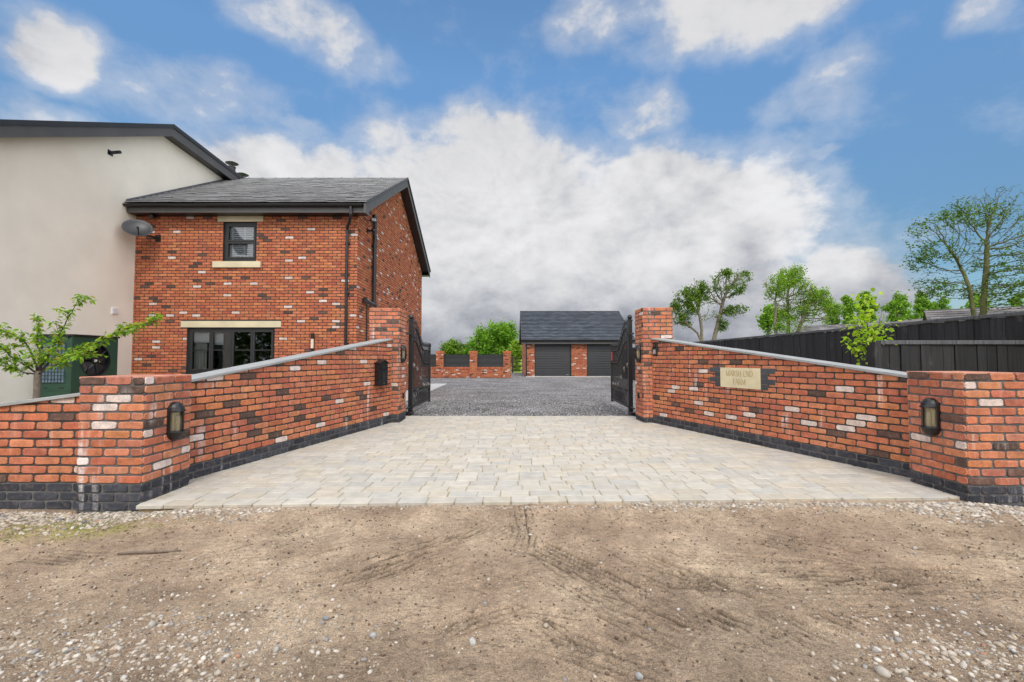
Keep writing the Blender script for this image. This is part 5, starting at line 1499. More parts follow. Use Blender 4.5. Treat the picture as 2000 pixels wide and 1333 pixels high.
M['rawwood'] = simple('raw timber edge', (0.42, 0.30, 0.16), 0.8, var=0.3, nscale=20)
m_ = MB(); m_.box(-0.0105, -0.001, -0.035, 0.0, 0.0, 1.40); m_.build('timber_batten', M['rawwood'], bf)

# ------------------------------------------------------------------ far houses on the right
def far_house(name, x0, x1, y0, y1, eave, rid, label, cat='house', gable_col=(0.30, 0.16, 0.10)):
    root = empty(name, ((x0+x1)/2, (y0+y1)/2, -0.1), 0, label, cat)
    T = Matrix.Translation(-Vector(root.location))
    m_ = MB(); m_.M = T; ym = (y0+y1)/2
    m_.box(x0, x1, y0, y1, -0.1, eave)
    m_.prism([(x0, y0, eave), (x0, y1, eave), (x0, ym, rid-0.1)], (x1-x0, 0, 0))
    mt = simple(name+' wall', gable_col, 0.9, var=0.3, nscale=8)
    m_.build('wall', mt, root)
    m_ = MB(); m_.M = T
    cs = ((0.17,0.155,0.15),(0.20,0.185,0.18),(0.145,0.135,0.13))
    S_ = Vector((0, ym-y0+0.3, rid-eave+0.12))
    slates(m_, (x0-0.3, y0-0.3, eave-0.1), (1,0,0), S_, x1-x0+0.6, S_.length, gauge=0.3, width=0.4, cols=cs, seed=int(x0*7), lift=0.02)
    slates(m_, (x0-0.3, y1+0.3, eave-0.1), (1,0,0), (0, -S_.y, S_.z), x1-x0+0.6, S_.length, gauge=0.3, width=0.4, cols=cs, seed=int(x0*7)+1, lift=0.02)
    ridge(m_, (x0-0.3, ym, rid), (x1+0.3, ym, rid), seg=0.5, w=0.2, drop=0.1, col=(0.12, 0.11, 0.11))
    m_.build('roof', M['oldslate'], root)
    return root
# slate roof right behind the big tree: ridge rises to the right in the picture since it runs away from us
def far_house_rot(name, A, B, half, eave, rid, label, **k):
    A = Vector((A[0], A[1], 0)); B = Vector((B[0], B[1], 0)); c = (A+B)/2; Lh = (B-A).length
    r_ = far_house(name, -Lh/2, Lh/2, -half, half, eave, rid, label, **k)
    ang = math.atan2(B.y-A.y, B.x-A.x)
    r_.location = (c.x, c.y, -0.1); r_.rotation_euler = (0, 0, ang)
    return r_
pA = at(1818, 607, 27.5); pB = at(2030, 594, 24.0)
far_house_rot('neighbouring_house', (pA.x, pA.y), (pB.x+6, pB.y-3), 3.2, 2.3, pA.z, 'grey slate roofed building behind the fence and the big bare tree')
pA = at(1568, 642, 45); pB = at(1784, 627, 38)
far_house_rot('distant_barn', (pA.x, pA.y), (pB.x, pB.y), 3.0, 2.4, at(1680, 632.5, 41).z, 'long low grey roof far behind the fence, left of the big tree', cat='barn')
# small gablet with brown boards on that barn
g_ = at(1779, 640, 36); gb = empty('brown_gable_roof', (g_.x, g_.y-1.0, -0.1), 0, 'small brown gabled roof end peeping over the long black fence', 'building')
m_ = MB(); zt = at(1779, 625, 35).z+0.1
m_.prism([(-1.0, 0, 0), (1.0, 0, 0), (1.0, 0, zt-0.6), (0, 0, zt-0.05), (-1.0, 0, zt-0.6)], (0, 2.0, 0)); m_.build('wall', simple('brown boards', (0.12, 0.06, 0.045), 0.8), gb)
m_ = MB(); m_.col = (0.16, 0.14, 0.13); m_.prism([(-1.2, -0.2, zt-0.72), (0, -0.2, zt-0.0), (1.2, -0.2, zt-0.72), (1.2, -0.2, zt-0.62), (0, -0.2, zt+0.1), (-1.2, -0.2, zt-0.62)], (0, 2.4, 0)); m_.build('roof', M['oldslate'], gb)

# ------------------------------------------------------------------ trees
def colonize(att, starts, step, infl, kill, maxit=120, bias=(0, 0, 0.12)):
    nodes = []; par = []
    for path in starts:
        base = None
        for k, p in enumerate(path):
            if isinstance(p, int): base = p; continue
            nodes.append(np.array(p, float)); par.append(len(nodes)-2 if (k > 0 and not isinstance(path[k-1], int)) else (base if base is not None else -1))
    P = np.array(nodes); par = list(par); att = att.copy(); b = np.array(bias)
    d = np.linalg.norm(att[:, None, :] - P[None, :, :], axis=2); near = d.argmin(1); dm = d.min(1)
    for it in range(maxit):
        if len(att) == 0: break
        ok = dm < infl
        if not ok.any(): break
        u_, inv = np.unique(near[ok], return_inverse=True)
        V = att[ok] - P[near[ok]]; V /= np.linalg.norm(V, axis=1, keepdims=True) + 1e-9
        S_ = np.zeros((len(u_), 3)); np.add.at(S_, inv, V)
        S_ = S_ / (np.linalg.norm(S_, axis=1, keepdims=True) + 1e-9) + b + rng.normal(0, 0.16, S_.shape)
        S_ /= np.linalg.norm(S_, axis=1, keepdims=True)
        Q = P[u_] + S_*step
        keep = np.ones(len(Q), bool)
        for i_ in range(len(Q)):
            if np.abs(P - Q[i_]).sum(1).min() < step*0.4: keep[i_] = False
        Q = Q[keep]; u_ = u_[keep]
        if len(Q) == 0: break
        n0_ = len(P); P = np.vstack([P, Q]); par += [int(q) for q in u_]
        d = np.linalg.norm(att[:, None, :] - Q[None, :, :], axis=2); m1 = d.min(1); a1 = d.argmin(1) + n0_
        better = m1 < dm; near = np.where(better, a1, near); dm = np.minimum(dm, m1)
        sel = dm > kill; att = att[sel]; near = near[sel]; dm = dm[sel]
    return P, par
def skeleton_mesh(P, par, rtip, rmax, name, mat, parent, power=2.3, n0=6, origin=None):
    n = len(P); ch = [[] for _ in range(n)]
    for i, p in enumerate(par):
        if p >= 0: ch[p].append(i)
    acc = np.zeros(n); order = list(range(n))
    for i in reversed(order):
        if not ch[i]: acc[i] = 1.0
        if par[i] >= 0: acc[par[i]] += acc[i]
    mx = acc.max(); rad = np.maximum(rtip, rmax*(acc/mx)**(1/power))
    m_ = MB(); 
    if origin is not None: m_.M = Matrix.Translation(-Vector(origin))
    roots = [i for i in range(n) if par[i] < 0]; stack = [(r_, -1) for r_ in roots]
    while stack:
        i, pr = stack.pop()
        chain = [pr, i] if pr >= 0 else [i]
        while ch[i]:
            cs_ = sorted(ch[i], key=lambda q: -acc[q]); i2 = cs_[0]
            for o_ in cs_[1:]: stack.append((o_, i))
            chain.append(i2); i = i2
        if len(chain) < 2: continue
        rr = [float(rad[q]) for q in chain]
        if pr >= 0: rr[0] = min(rr[0], rr[1]*1.15)
        m_.tube([Vector(P[q]) for q in chain], rr, n0 if rr[0] > rmax*0.3 else max(4, n0-2), cap=False)
    o = m_.build(name, mat, parent, smooth=True)
    tips = [i for i in range(n) if acc[i] <= 7]
    return o, tips, rad
def leafcloud(P, par, tips, count, spread, size, cols, name, mat, parent, origin, asp=0.6, droop=0.0, fancy=False, zflat=0.6, clump=None):
    f_ = Fast(); T = np.array(tips); wts = rng.random(len(T))**1.5 + 0.1
    if clump is not None: wts = wts*clump(P[T])
    wts = wts/wts.sum()
    idx = T[rng.choice(len(T), count, p=wts)]
    V = np.zeros((count, 4, 3)); 
    pos = P[idx] + rng.normal(0, 1, (count, 3))*spread - np.array(origin)
    nrm = rng.normal(0, 1, (count, 3)); nrm[:, 2] = np.abs(nrm[:, 2])*1.0+zflat; nrm /= np.linalg.norm(nrm, axis=1, keepdims=True)
    a = rng.normal(0, 1, (count, 3)); a[:, 2] -= droop; u = a - nrm*(a*nrm).sum(1, keepdims=True); u /= np.linalg.norm(u, axis=1, keepdims=True)
    w = np.cross(nrm, u); s = size*rng.uniform(0.6, 1.25, (count, 1))
    ci = rng.integers(0, len(cols), count); C = np.array(cols)[ci]*rng.uniform(0.75, 1.25, (count, 1))
    if not fancy:
        V[:, 0] = pos - u*s*0.5; V[:, 1] = pos + w*s*asp*0.5; V[:, 2] = pos + u*s*0.5; V[:, 3] = pos - w*s*asp*0.5
        F_ = np.arange(count*4).reshape(count, 4)
        f_.add(V.reshape(-1, 3), F_, np.repeat(C, 4, axis=0))
    else:
        Q = np.zeros((count, 6, 3)); up = nrm*s*0.10
        Q[:, 0] = pos; Q[:, 1] = pos + u*s*0.38 + w*s*asp*0.5 + up; Q[:, 2] = pos + u*s*1.0 - nrm*s*0.12; Q[:, 3] = pos + u*s*0.38 - w*s*asp*0.5 + up
        Q[:, 4] = pos + u*s*0.42; Q[:, 5] = pos + u*s*0.72 + 0*w
        base = (np.arange(count)*6)[:, None]
        F_ = np.concatenate([base + np.array([[0, 1, 2, 4]]), base + np.array([[0, 4, 2, 3]])])
        f_.add(Q.reshape(-1, 3), F_, np.repeat(C, 6, axis=0))
    return f_.build(name, mat, parent)
def ell(c, r, n):
    v = rng.normal(0, 1, (n, 3)); v /= np.linalg.norm(v, axis=1, keepdims=True)
    return np.array(c) + v*(rng.random((n, 1))**0.42)*np.array(r)
def pell(x, y, rx, ry, D, n, dd=0.0):
    """ellipsoid of attraction points centred where pixel (x,y) lies at distance D"""
    c = at(x, y, D+dd); s = D/F; return ell((c.x, c.y, c.z), (rx*s, 0.5*(rx+ry)*s*0.9, ry*s), n)

GR_B = [(0.16,0.30,0.035),(0.20,0.36,0.04),(0.12,0.24,0.03),(0.24,0.40,0.05)]
GR_M = [(0.12,0.20,0.03),(0.16,0.245,0.035),(0.09,0.155,0.025),(0.19,0.29,0.04)]
GR_D = [(0.06,0.12,0.02),(0.09,0.16,0.025),(0.045,0.09,0.018),(0.12,0.19,0.03)]
GR_Y = [(0.22,0.32,0.04),(0.27,0.38,0.05),(0.16,0.26,0.035),(0.30,0.42,0.07)]

def tree(name, label, D, trunks, lobes, step, infl, kill, rtip, rmax, nleaf, spread, lsize, cols, bark='bark', natt=500, grp=None, asp=0.6, mat='leaf', fancy=False, clump=None, zflat=0.6, power=2.3, bias=(0,0,.12), split=1):
    starts = []
    for t in trunks:
        pth = []
        for (x, y, dd) in t:
            p = at(x, y, D+dd); pth.append((p.x, p.y, p.z))
        # drop the first point to the ground
        q = list(pth[0]); q[2] = -0.05; q2 = [(q[k]+pth[0][k])/2 for k in range(3)]
        full = [tuple(q)]
        m = max(2, int((pth[0][2]-q[2])/step))
        for k in range(1, m): full.append(tuple(q[j]+(pth[0][j]-q[j])*k/m for j in range(3)))
        for a, b in zip(pth[:-1], pth[1:]):
            dd_ = math.dist(a, b); m = max(1, int(dd_/step))
            for k in range(m): full.append(tuple(a[j]+(b[j]-a[j])*k/m + (rng.normal(0, step*0.06) if k else 0) for j in range(3)))
        full.append(pth[-1]); starts.append(full)
    nl_ = []
    for l in lobes:
        for k in range(split):
            a_ = rng.uniform(0, 2*PI); q_ = rng.uniform(0.25, 0.75) if split > 1 else 0
            f_ = rng.uniform(0.38, 0.62) if split > 1 else 1
            nl_.append((l[0]+l[2]*q_*math.cos(a_), l[1]+l[3]*q_*math.sin(a_), l[2]*f_, l[3]*f_*rng.uniform(0.7, 1.1), (l[4] if len(l) > 4 else 0)+rng.normal(0, 0.01)*l[2]*D/F*10))
    lobes = nl_
    wsum = sum(l[2]*l[3] for l in lobes)
    att = np.vstack([pell(l[0], l[1], l[2], l[3], D, max(8, int(natt*l[2]*l[3]/wsum)), l[4] if len(l) > 4 else 0) for l in lobes])
    P, par = colonize(att, starts, step, infl, kill, bias=bias)
    org = starts[0][0]
    root = empty(name, org, 0, label, 'tree', grp)
    tr, tips, rad = skeleton_mesh(P, par, rtip, rmax, 'trunk', M[bark], root, power=power, origin=org)
    if len(tips): leafcloud(P, par, tips, nleaf, spread, lsize, cols, 'crown', M[mat], root, org, asp=asp, fancy=fancy, clump=clump, zflat=zflat)
    return root

# big sparse tree at the right edge
D = 22
tree('sycamore_tree', 'tall thinly leaved tree with two trunks at the right edge', D,
     [[(1903, 628, 0), (1898, 590, 0), (1893, 560, 0), (1885, 540, .2), (1872, 515, 0.4)], [(1920, 628, 0.5), (1921, 590, .5), (1925, 545, .5), (1928, 500, .6), (1926, 470, .6)]],
     [(1828, 462, 54, 44, -.5), (1808, 510, 44, 40, .3), (1840, 560, 66, 34, .5), (1900, 418, 64, 52, 0), (1952, 406, 62, 54, .8), (1870, 490, 50, 50, 0), (1985, 480, 60, 65, .2), (2000, 560, 60, 45, -.6), (1910, 500, 60, 50, 1.0), (2050, 480, 60, 80, 0.2), (1930, 570, 60, 26, 1.5)],
     0.15, 2.2, 0.24, 0.0065, 0.135, 8500, 0.10, 0.13, GR_D+GR_M[:1], bark='mossbark', natt=5200, asp=0.6,
     clump=lambda p: np.clip(1.0*(fbm(p[:, 0]*1.0, p[:, 2]*1.0, 0.75, 5, 3)*3.6-1.45), 0.03, 1.5)*np.where(p[:, 0] > 24.5, 0.5, 1.0), zflat=1.0, power=2.1)
tree('hawthorn_tree', 'two-stemmed tree with bare lower trunks just right of the right gate pillar', 28,
     [[(1371, 672, 0), (1370, 640, 0), (1366, 615, 0)], [(1392, 672, .4), (1400, 640, .4), (1408, 610, .5), (1412, 590, .5)], [(1370, 668, 0), (1362, 650, 0), (1345, 636, -.3)]],
     [(1345, 590, 30, 32, 0), (1322, 612, 20, 20, -.3), (1385, 580, 32, 34, .3), (1425, 555, 38, 26, .2), (1445, 545, 22, 22, .5), (1360, 560, 20, 22, 0), (1440, 610, 24, 12, -.3), (1410, 635, 14, 18, .3), (1330, 630, 22, 12, 0), (1385, 615, 22, 18, 0)],
     0.15, 2.2, 0.24, 0.008, 0.120, 11000, 0.10, 0.12, GR_M+GR_D[:2], bark='palebark', natt=1700,
     clump=lambda p: np.clip(fbm(p[:, 0], p[:, 2], 1.4, 15, 3)*3.4-1.15, 0.04, 1.5))
tree('willow_tree', 'broad light green tree with a pale trunk behind the long black fence', 30,
     [[(1516, 665, 0), (1513, 630, 0), (1516, 605, 0), (1514, 585, 0)], [(1540, 665, 1), (1539, 620, 1), (1538, 575, 1)], [(1552, 660, 0), (1566, 630, -.4), (1575, 600, -.4)]],
     [(1512, 560, 26, 32, 0), (1545, 545, 26, 32, .5), (1562, 575, 36, 34, 0), (1590, 590, 34, 28, -.4), (1595, 622, 30, 18, 0), (1556, 640, 24, 18, -.5), (1535, 600, 30, 30, .6), (1628, 606, 22, 16, .5), (1562, 535, 12, 20, .5)],
     0.17, 2.2, 0.27, 0.008, 0.110, 15000, 0.12, 0.12, GR_Y+GR_M[:2]+GR_B, bark='palebark', natt=2400,
     clump=lambda p: np.clip(fbm(p[:, 0], p[:, 2], 1.3, 25, 3)*3.4-1.1, 0.05, 1.5))
# line of distant poplars
pops = [(1500, 628, 20, 38, 50, 'dense green bush-like poplar behind the pale willow trunk'), (1657, 610, 13, 36, 60, 'slender poplar directly left of the bright young lime tree'), (1690, 600, 22, 34, 62, 'twin-topped poplar showing behind the bright young lime tree'),
        (1752, 602, 24, 36, 60, 'wide poplar right of the bright young lime tree'), (1800, 605, 20, 34, 62, 'poplar in the row just left of the slate roofed building'), (1838, 600, 18, 30, 66, 'poplar above the left end of the neighbouring slate roof'),
        (1625, 625, 16, 30, 62, 'leaning distant poplar right of the willow'), (1912, 596, 26, 24, 44, 'green tree crown seen between the twin trunks above the slate roof'), (1985, 590, 12, 12, 60, 'small treetop above the slate roof at the right edge'), (1774, 625, 22, 18, 70, 'low distant treetop just above the brown gable')]
for i, (x, y, rx, ry_, D_, lab) in enumerate(pops):
    nl = [(x-rx*.55, y+ry_*.25, rx*.34, ry_*.75), (x, y-ry_*.05, rx*.36, ry_*.95), (x+rx*.55, y+ry_*.2, rx*.34, ry_*.7)]
    tree('poplar_tree', lab, D_, [[(x, y+ry_, 0), (x+1, y, 0), (x, y-ry_*0.6, 0)]], nl, 0.40, 5, 0.7, 0.02, 0.14, 2600, 0.22, 0.34, [tuple(0.75*a+0.25*b for a, b in zip(c, d)) for c, d in zip(GR_B, GR_M)], natt=260, grp='distant trees behind the black fence', clump=lambda p: np.clip(fbm(p[:, 0], p[:, 2], 0.6, 35+i, 3)*3.0-0.8, 0.12, 1.5), zflat=0.1, bias=(0,0,.5))
# trees beyond the louvred wall
tree('oak_tree', 'large rounded bright green tree behind the louvred wall, left of the garage', 60,
     [[(988, 700, 0), (986, 678, 0), (984, 660, 0)], [(950, 700, 0), (952, 680, 0)]],
     [(948, 668, 38, 28, 0), (985, 660, 28, 30, .5), (968, 650, 30, 20, -.5), (925, 690, 26, 22, 0), (965, 690, 42, 20, -.5), (1006, 690, 14, 26, 0), (940, 655, 20, 14, 0), (993, 645, 14, 13, 0)],
     0.45, 5, 0.75, 0.02, 0.30, 21000, 0.30, 0.34, GR_B, natt=900, clump=lambda p: np.clip(fbm(p[:, 0], p[:, 2], 0.55, 45, 3)*3.0-0.7, 0.12, 1.5))
tree('oak_tree', 'small dark green round tree behind the louvred wall, nearest the left gate', 58,
     [[(876, 700, 0), (876, 688, 0)]], [(876, 683, 20, 18, 0), (866, 690, 14, 12, 0), (892, 690, 14, 12, 0)],
     0.4, 5, 0.7, 0.02, 0.2, 6500, 0.26, 0.30, GR_M+GR_B[:1], natt=260, clump=lambda p: np.clip(fbm(p[:, 0], p[:, 2], 0.7, 55, 3)*3.0-0.7, 0.12, 1.5))
tree('oak_tree', 'small olive green tree between the dark round tree and the large bright one', 62,
     [[(905, 702, 0), (904, 690, 0)]], [(902, 684, 14, 18, 0), (912, 692, 14, 12, 0)],
     0.4, 5, 0.7, 0.02, 0.2, 4500, 0.26, 0.30, [(0.12,0.19,0.05),(0.15,0.22,0.06)], natt=200)
tree('hedgerow_bush', 'yellow-green bush at the field edge directly left of the garage', 48,
     [[(1008, 715, 0), (1008, 705, 0)]], [(1008, 680, 12, 20, 0), (1003, 690, 10, 12, 0), (1014, 688, 8, 12, 0)],
     0.35, 5, 0.6, 0.02, 0.12, 6000, 0.2, 0.24, GR_Y, natt=220)
# cherry sapling on the left
D = 6.0
ctr = [[(74, 735, 0), (80, 716, 0), (96, 690, 0), (116, 655, 0), (136, 615, 0), (158, 578, 0)],
       [(80, 728, 0), (98, 706, 0.05), (130, 690, .1), (170, 675, .1), (215, 655, .05), (262, 638, 0), (300, 628, 0)],
       [(72, 728, 0), (66, 700, 0), (50, 670, 0), (20, 650, -.1), (-5, 632, -.1)],
       [(70, 730, 0), (50, 715, -.1), (20, 695, -.2), (-10, 665, -.3)],
       [(78, 730, 0), (110, 712, -.2), (140, 695, -.3), (165, 690, -.3)],
       [(76, 716, 0), (78, 690, .2), (74, 655, .3), (76, 620, .4)],
       [(70, 735, 0), (45, 728, -.1), (20, 716, -.15), (-8, 700, -.2)]]
base = at(73, 735, D)
root = empty('cherry_sapling', (base.x, base.y, -0.03), 0, 'young tree with fresh green leaves in front of the cream house at left', 'tree')
org = Vector(root.location)
m_ = MB(); m_.M = Matrix.Translation(-org)
tp = at(75, 728, D)
m_.tube([(base.x-0.01, base.y, -0.05), (base.x-0.005, base.y, 0.4), (base.x, base.y, 0.8), (tp.x-0.01, tp.y, tp.z-0.03), (tp.x, tp.y, tp.z+0.02)], [0.045, 0.040, 0.036, 0.036, 0.04], 10)
m_.build('trunk', M['palebark'], root, smooth=True)
m_ = MB(); m_.M = Matrix.Translation(-org)
LP = []; LD = []
def branch(pts, r0, r1):
    m_.tube(pts, [r0+(r1-r0)*i/(len(pts)-1) for i in range(len(pts))], 6)
def densify(pts, k=6):
    out = []
    for a, b in zip(pts[:-1], pts[1:]):
        for i in range(k): out.append(a.lerp(b, i/k) + Vector(rng.normal(0, 0.004, 3)))
    out.append(pts[-1]); return out
for bi, t in enumerate(ctr):
    pts = [tp + Vector((0, 0, -0.02))] + [at(x, y, D+dd) for (x, y, dd) in t[1:]]
    pts = densify(pts); branch(pts, 0.014 if bi < 4 else 0.010, 0.0028)
    nb = len(pts)
    for k in range(5, nb):
        fr = k/nb
        if fr > 0.25:
            for _ in range(3 if fr > 0.45 else 2): LP.append(pts[k] + Vector(rng.normal(0, 0.015, 3)))
        if rng.random() < 0.42 and fr > 0.15:
            d = (pts[min(k+1, nb-1)]-pts[k-1]).normalized()
            sd = (d*0.9 + Vector((rng.normal(0, .6), rng.normal(0, .6), rng.normal(0.15, .45)))).normalized()
            ln = rng.uniform(0.10, 0.26)*(1.1-fr*0.5); q = [pts[k] + sd*ln*j/4 + Vector((0, 0, -0.01*j*j*0.15)) for j in range(5)]
            branch(q, 0.004, 0.0015)
            for j in range(1, 5):
                for _ in range(3): LP.append(q[j] + Vector(rng.normal(0, 0.018, 3)))
# whip at the tips
m_.build('branches', M['twig'], root, smooth=True)
def near_leaves(LP, per, size, cols, name, mat, parent, org, asp=0.42, droop=0.35):
    f_ = Fast()
    for p in LP:
        for _ in range(per):
            s = size*rng.uniform(0.6, 1.2); u = Vector((rng.normal(0, 1), rng.normal(0, 1), rng.normal(-droop, 0.35))).normalized()
            nn = Vector((rng.normal(0, .5), rng.normal(0, .5), 1)); w = u.cross(nn).normalized(); nn = w.cross(u).normalized()
            o_ = Vector(p) - org + u*0.012
            cur = -nn*s*0.10
            pts = [o_, o_+u*s*0.25+w*s*asp*0.42+nn*s*.06, o_+u*s*0.6+w*s*asp*0.42+nn*s*.05+cur*.5, o_+u*s+cur*1.6, o_+u*s*0.6-w*s*asp*0.42+nn*s*.05+cur*.5, o_+u*s*0.25-w*s*asp*0.42+nn*s*.06, o_+u*s*0.3, o_+u*s*0.62+cur*.5]
            v_ = np.array([q[:] for q in pts])
            fc_ = np.array([[0, 1, 6, 6], [1, 2, 7, 6], [2, 3, 7, 7], [3, 4, 7, 7], [4, 5, 6, 7], [5, 0, 6, 6]])
            fc_ = np.array([[0,6,1],[1,6,7],[1,7,2],[2,7,3],[3,7,4],[4,7,6],[4,6,5],[5,6,0]])
            c = np.array(cols[rng.integers(len(cols))])*rng.uniform(0.75, 1.25)
            f_.add(v_, fc_, c)
    return f_.build(name, mat, parent)
CH = [(0.13,0.25,0.02),(0.19,0.34,0.03),(0.25,0.41,0.035),(0.10,0.20,0.02),(0.29,0.45,0.045),(0.33,0.30,0.05)]
near_leaves(LP, 2, 0.072, CH, 'leaves', M['leafb'], root, org)
# bright lime sapling behind the right wall
D = 6.15
base = at(1697, 722, D)
root = empty('lime_sapling', (base.x, base.y, -0.03), 0, 'young tree with brilliant yellow-green leaves before the black fences', 'tree')
org = Vector(root.location); m_ = MB(); m_.M = Matrix.Translation(-org); LP = []
stems = [[(1697, 722), (1696, 700), (1694, 680), (1696, 650), (1692, 620), (1694, 590), (1690, 574)], [(1694, 690), (1704, 668), (1716, 640), (1722, 612)], [(1694, 685), (1680, 655), (1674, 630), (1678, 606)],
         [(1697, 722), (1688, 704), (1676, 688), (1660, 676), (1650, 660)], [(1696, 660), (1710, 650), (1724, 655)], [(1690, 650), (1684, 640), (1690, 610)]]
for si, st in enumerate(stems):
    pts = densify([at(x, y, D+0.12*math.sin(si*2.1)*k/4) for k, (x, y) in enumerate(st)], 5)
    if si == 0: pts = [Vector((base.x, base.y, -0.03))] + pts
    branch(pts, 0.012 if si == 0 else 0.006, 0.002)
    for k in range(2, len(pts)):
        if si == 0 and k < 9: continue
        if si == 3 and k < 10 and rng.random() < .8: continue
        for _ in range(5 if si != 3 else 3):
            LP.append(pts[k] + Vector(rng.normal(0, 0.062 if si != 3 else 0.03, 3)))
m_.build('stem', M['twig'], root, smooth=True)
LM = [(0.30,0.44,0.03),(0.36,0.50,0.035),(0.24,0.38,0.03),(0.42,0.54,0.06)]
near_leaves(LP, 1, 0.068, LM, 'leaves', M['leafb'], root, org, asp=0.85, droop=0.5)
# shrub at the right edge beyond the pillar
rt = tree('evergreen_shrub', 'dark green shrub peeping out beyond the right brick pillar', 5.0, [[(2016, 905, 0), (2016, 770, 0)]], [(2014, 775, 15, 34, 0), (2020, 820, 20, 34, 0), (2018, 870, 24, 34, 0), (2020, 905, 22, 16, 0)], 0.05, 1, 0.08, 0.003, 0.015, 4500, 0.035, 0.05, GR_B, natt=420)
rt['category'] = 'shrub'

hf = Fast(); nH = 30000
hx_ = rng.uniform(-34, 22, nH); hz_ = rng.uniform(0, 1, nH)**0.8*(3.6+1.6*vnoise(hx_, hx_*0, 0.35, 91)); hy_ = -13 + rng.normal(0, 0.7, nH)
nn = rng.normal(0, 1, (nH, 3)); uu = rng.normal(0, 1, (nH, 3)); uu /= np.linalg.norm(uu, axis=1, keepdims=True); ww = np.cross(nn, uu); ww /= np.linalg.norm(ww, axis=1, keepdims=True)
ctrp = np.stack([hx_, hy_, hz_], 1); sz = rng.uniform(0.12, 0.26, (nH, 1))
VV = np.stack([ctrp-uu*sz, ctrp+ww*sz*0.6, ctrp+uu*sz, ctrp-ww*sz*0.6], 1).reshape(-1, 3)
hf.add(VV, np.arange(nH*4).reshape(nH, 4), np.repeat(np.array(GR_D)[rng.integers(0, 4, nH)], 4, axis=0))
o = hf.build('hedge', M['leaf']); tag(o, 'leafy hedge across the lane that the house windows look out on', 'hedge', kind='stuff')

# ------------------------------------------------------------------ camera
cam = bpy.data.cameras.new('camera'); co_ = bpy.data.objects.new('camera', cam); COL.objects.link(co_)
cam.lens = 16.0; cam.sensor_width = 36.0; cam.clip_end = 3000; cam.clip_start = 0.05
co_.location = (0, 0, EYE); co_.rotation_euler = (PI/2 + PITCH, 0, 0)
scene.camera = co_

# ------------------------------------------------------------------ light + sky
SUN_EL = math.radians(48); SUN_AZ = math.radians(172)      # azimuth measured from +Y clockwise
sd_ = Vector((math.sin(SUN_AZ)*math.cos(SUN_EL), math.cos(SUN_AZ)*math.cos(SUN_EL), math.sin(SUN_EL)))
sl_ = bpy.data.lights.new('sun', 'SUN'); sl_.energy = 1.5; sl_.angle = math.radians(14); sl_.color = (1.0, 0.955, 0.89)
so_ = bpy.data.objects.new('sun', sl_); COL.objects.link(so_); so_.rotation_euler = (-sd_).to_track_quat('-Z', 'Y').to_euler(); so_.location = sd_*50

w = bpy.data.worlds.new('World'); scene.world = w; w.use_nodes = True
nt = w.node_tree; nt.nodes.clear()
out = nt.nodes.new('ShaderNodeOutputWorld'); bg = nt.nodes.new('ShaderNodeBackground'); bg.inputs[1].default_value = 0.09
L(nt, bg.outputs[0], out.inputs[0])
sky = nt.nodes.new('ShaderNodeTexSky'); sky.sky_type = 'NISHITA'; sky.sun_disc = False
sky.sun_elevation = SUN_EL; sky.sun_rotation = SUN_AZ; sky.air_density = 1.0; sky.dust_density = 0.4; sky.ozone_density = 2.0
tc = nt.nodes.new('ShaderNodeTexCoord'); sep = nt.nodes.new('ShaderNodeSeparateXYZ'); L(nt, tc.outputs['Generated'], sep.inputs[0])
az = mth(nt, 'ARCTAN2', sep.outputs[0], sep.outputs[1]); el = mth(nt, 'ARCSINE', sep.outputs[2])
cmb = nt.nodes.new('ShaderNodeCombineXYZ'); L(nt, az, cmb.inputs[0]); L(nt, el, cmb.inputs[1])
P0 = cmb.outputs[0]
def vadd(a, b):
    n = nt.nodes.new('ShaderNodeVectorMath'); n.operation = 'ADD'; L(nt, a, n.inputs[0])
    if isinstance(b, tuple): n.inputs[1].default_value = b
    else: L(nt, b, n.inputs[1])
    return n.outputs[0]
def warp(vec, scale, amp, off):
    nz = nt.nodes.new('ShaderNodeTexNoise'); nz.inputs['Scale'].default_value = scale; nz.inputs['Detail'].default_value = 4
    L(nt, vadd(vec, off), nz.inputs['Vector'])
    s = nt.nodes.new('ShaderNodeVectorMath'); s.operation = 'MULTIPLY_ADD'; L(nt, nz.outputs['Color'], s.inputs[0])
    s.inputs[1].default_value = (amp, amp*0.7, 0); s.inputs[2].default_value = (-amp*0.5, -amp*0.35, 0)
    return vadd(vec, s.outputs[0])
Pw = warp(P0, 3.0, 0.20, (3.1, 7.7, 0)); Pw = warp(Pw, 9, 0.06, (1.3, 2.2, 0)); Ps = warp(P0, 6, 0.05, (4.3, 2.2, 0))
def px2ae(x, y):
    d = (at(x, y, 1.0) - Vector((0, 0, EYE))).normalized(); return math.atan2(d.x, d.y), math.asin(d.z)
blobs = [ # x, y, rx, ry, weight
 (570, 415, 370, 150, 1.35), (960, 440, 330, 225, 1.45), (1290, 480, 350, 215, 1.45), (1660, 590, 190, 150, 1.3), (900, 640, 900, 230, 1.45), (1350, 640, 460, 150, 1.4), (150, 640, 500, 260, 1.0),
 (60, 60, 150, 90, 0.95), (600, 70, 175, 80, 0.88), (700, 125, 120, 66, 0.82), (400, 195, 220, 85, 0.66), (60, 215, 170, 60, 0.7),
 (1480, -10, 370, 120, 1.0), (1150, 60, 150, 75, 0.72), (1265, 215, 120, 75, 0.66), (1580, 195, 150, 70, 0.62), (1610, 306, 75, 20, 0.62), (1910, 25, 100, 52, 0.8), (590, 262, 80, 32, 0.66), (1560, 400, 190, 90, 0.62), (300, 320, 240, 60, 0.62)]
acc_ = None
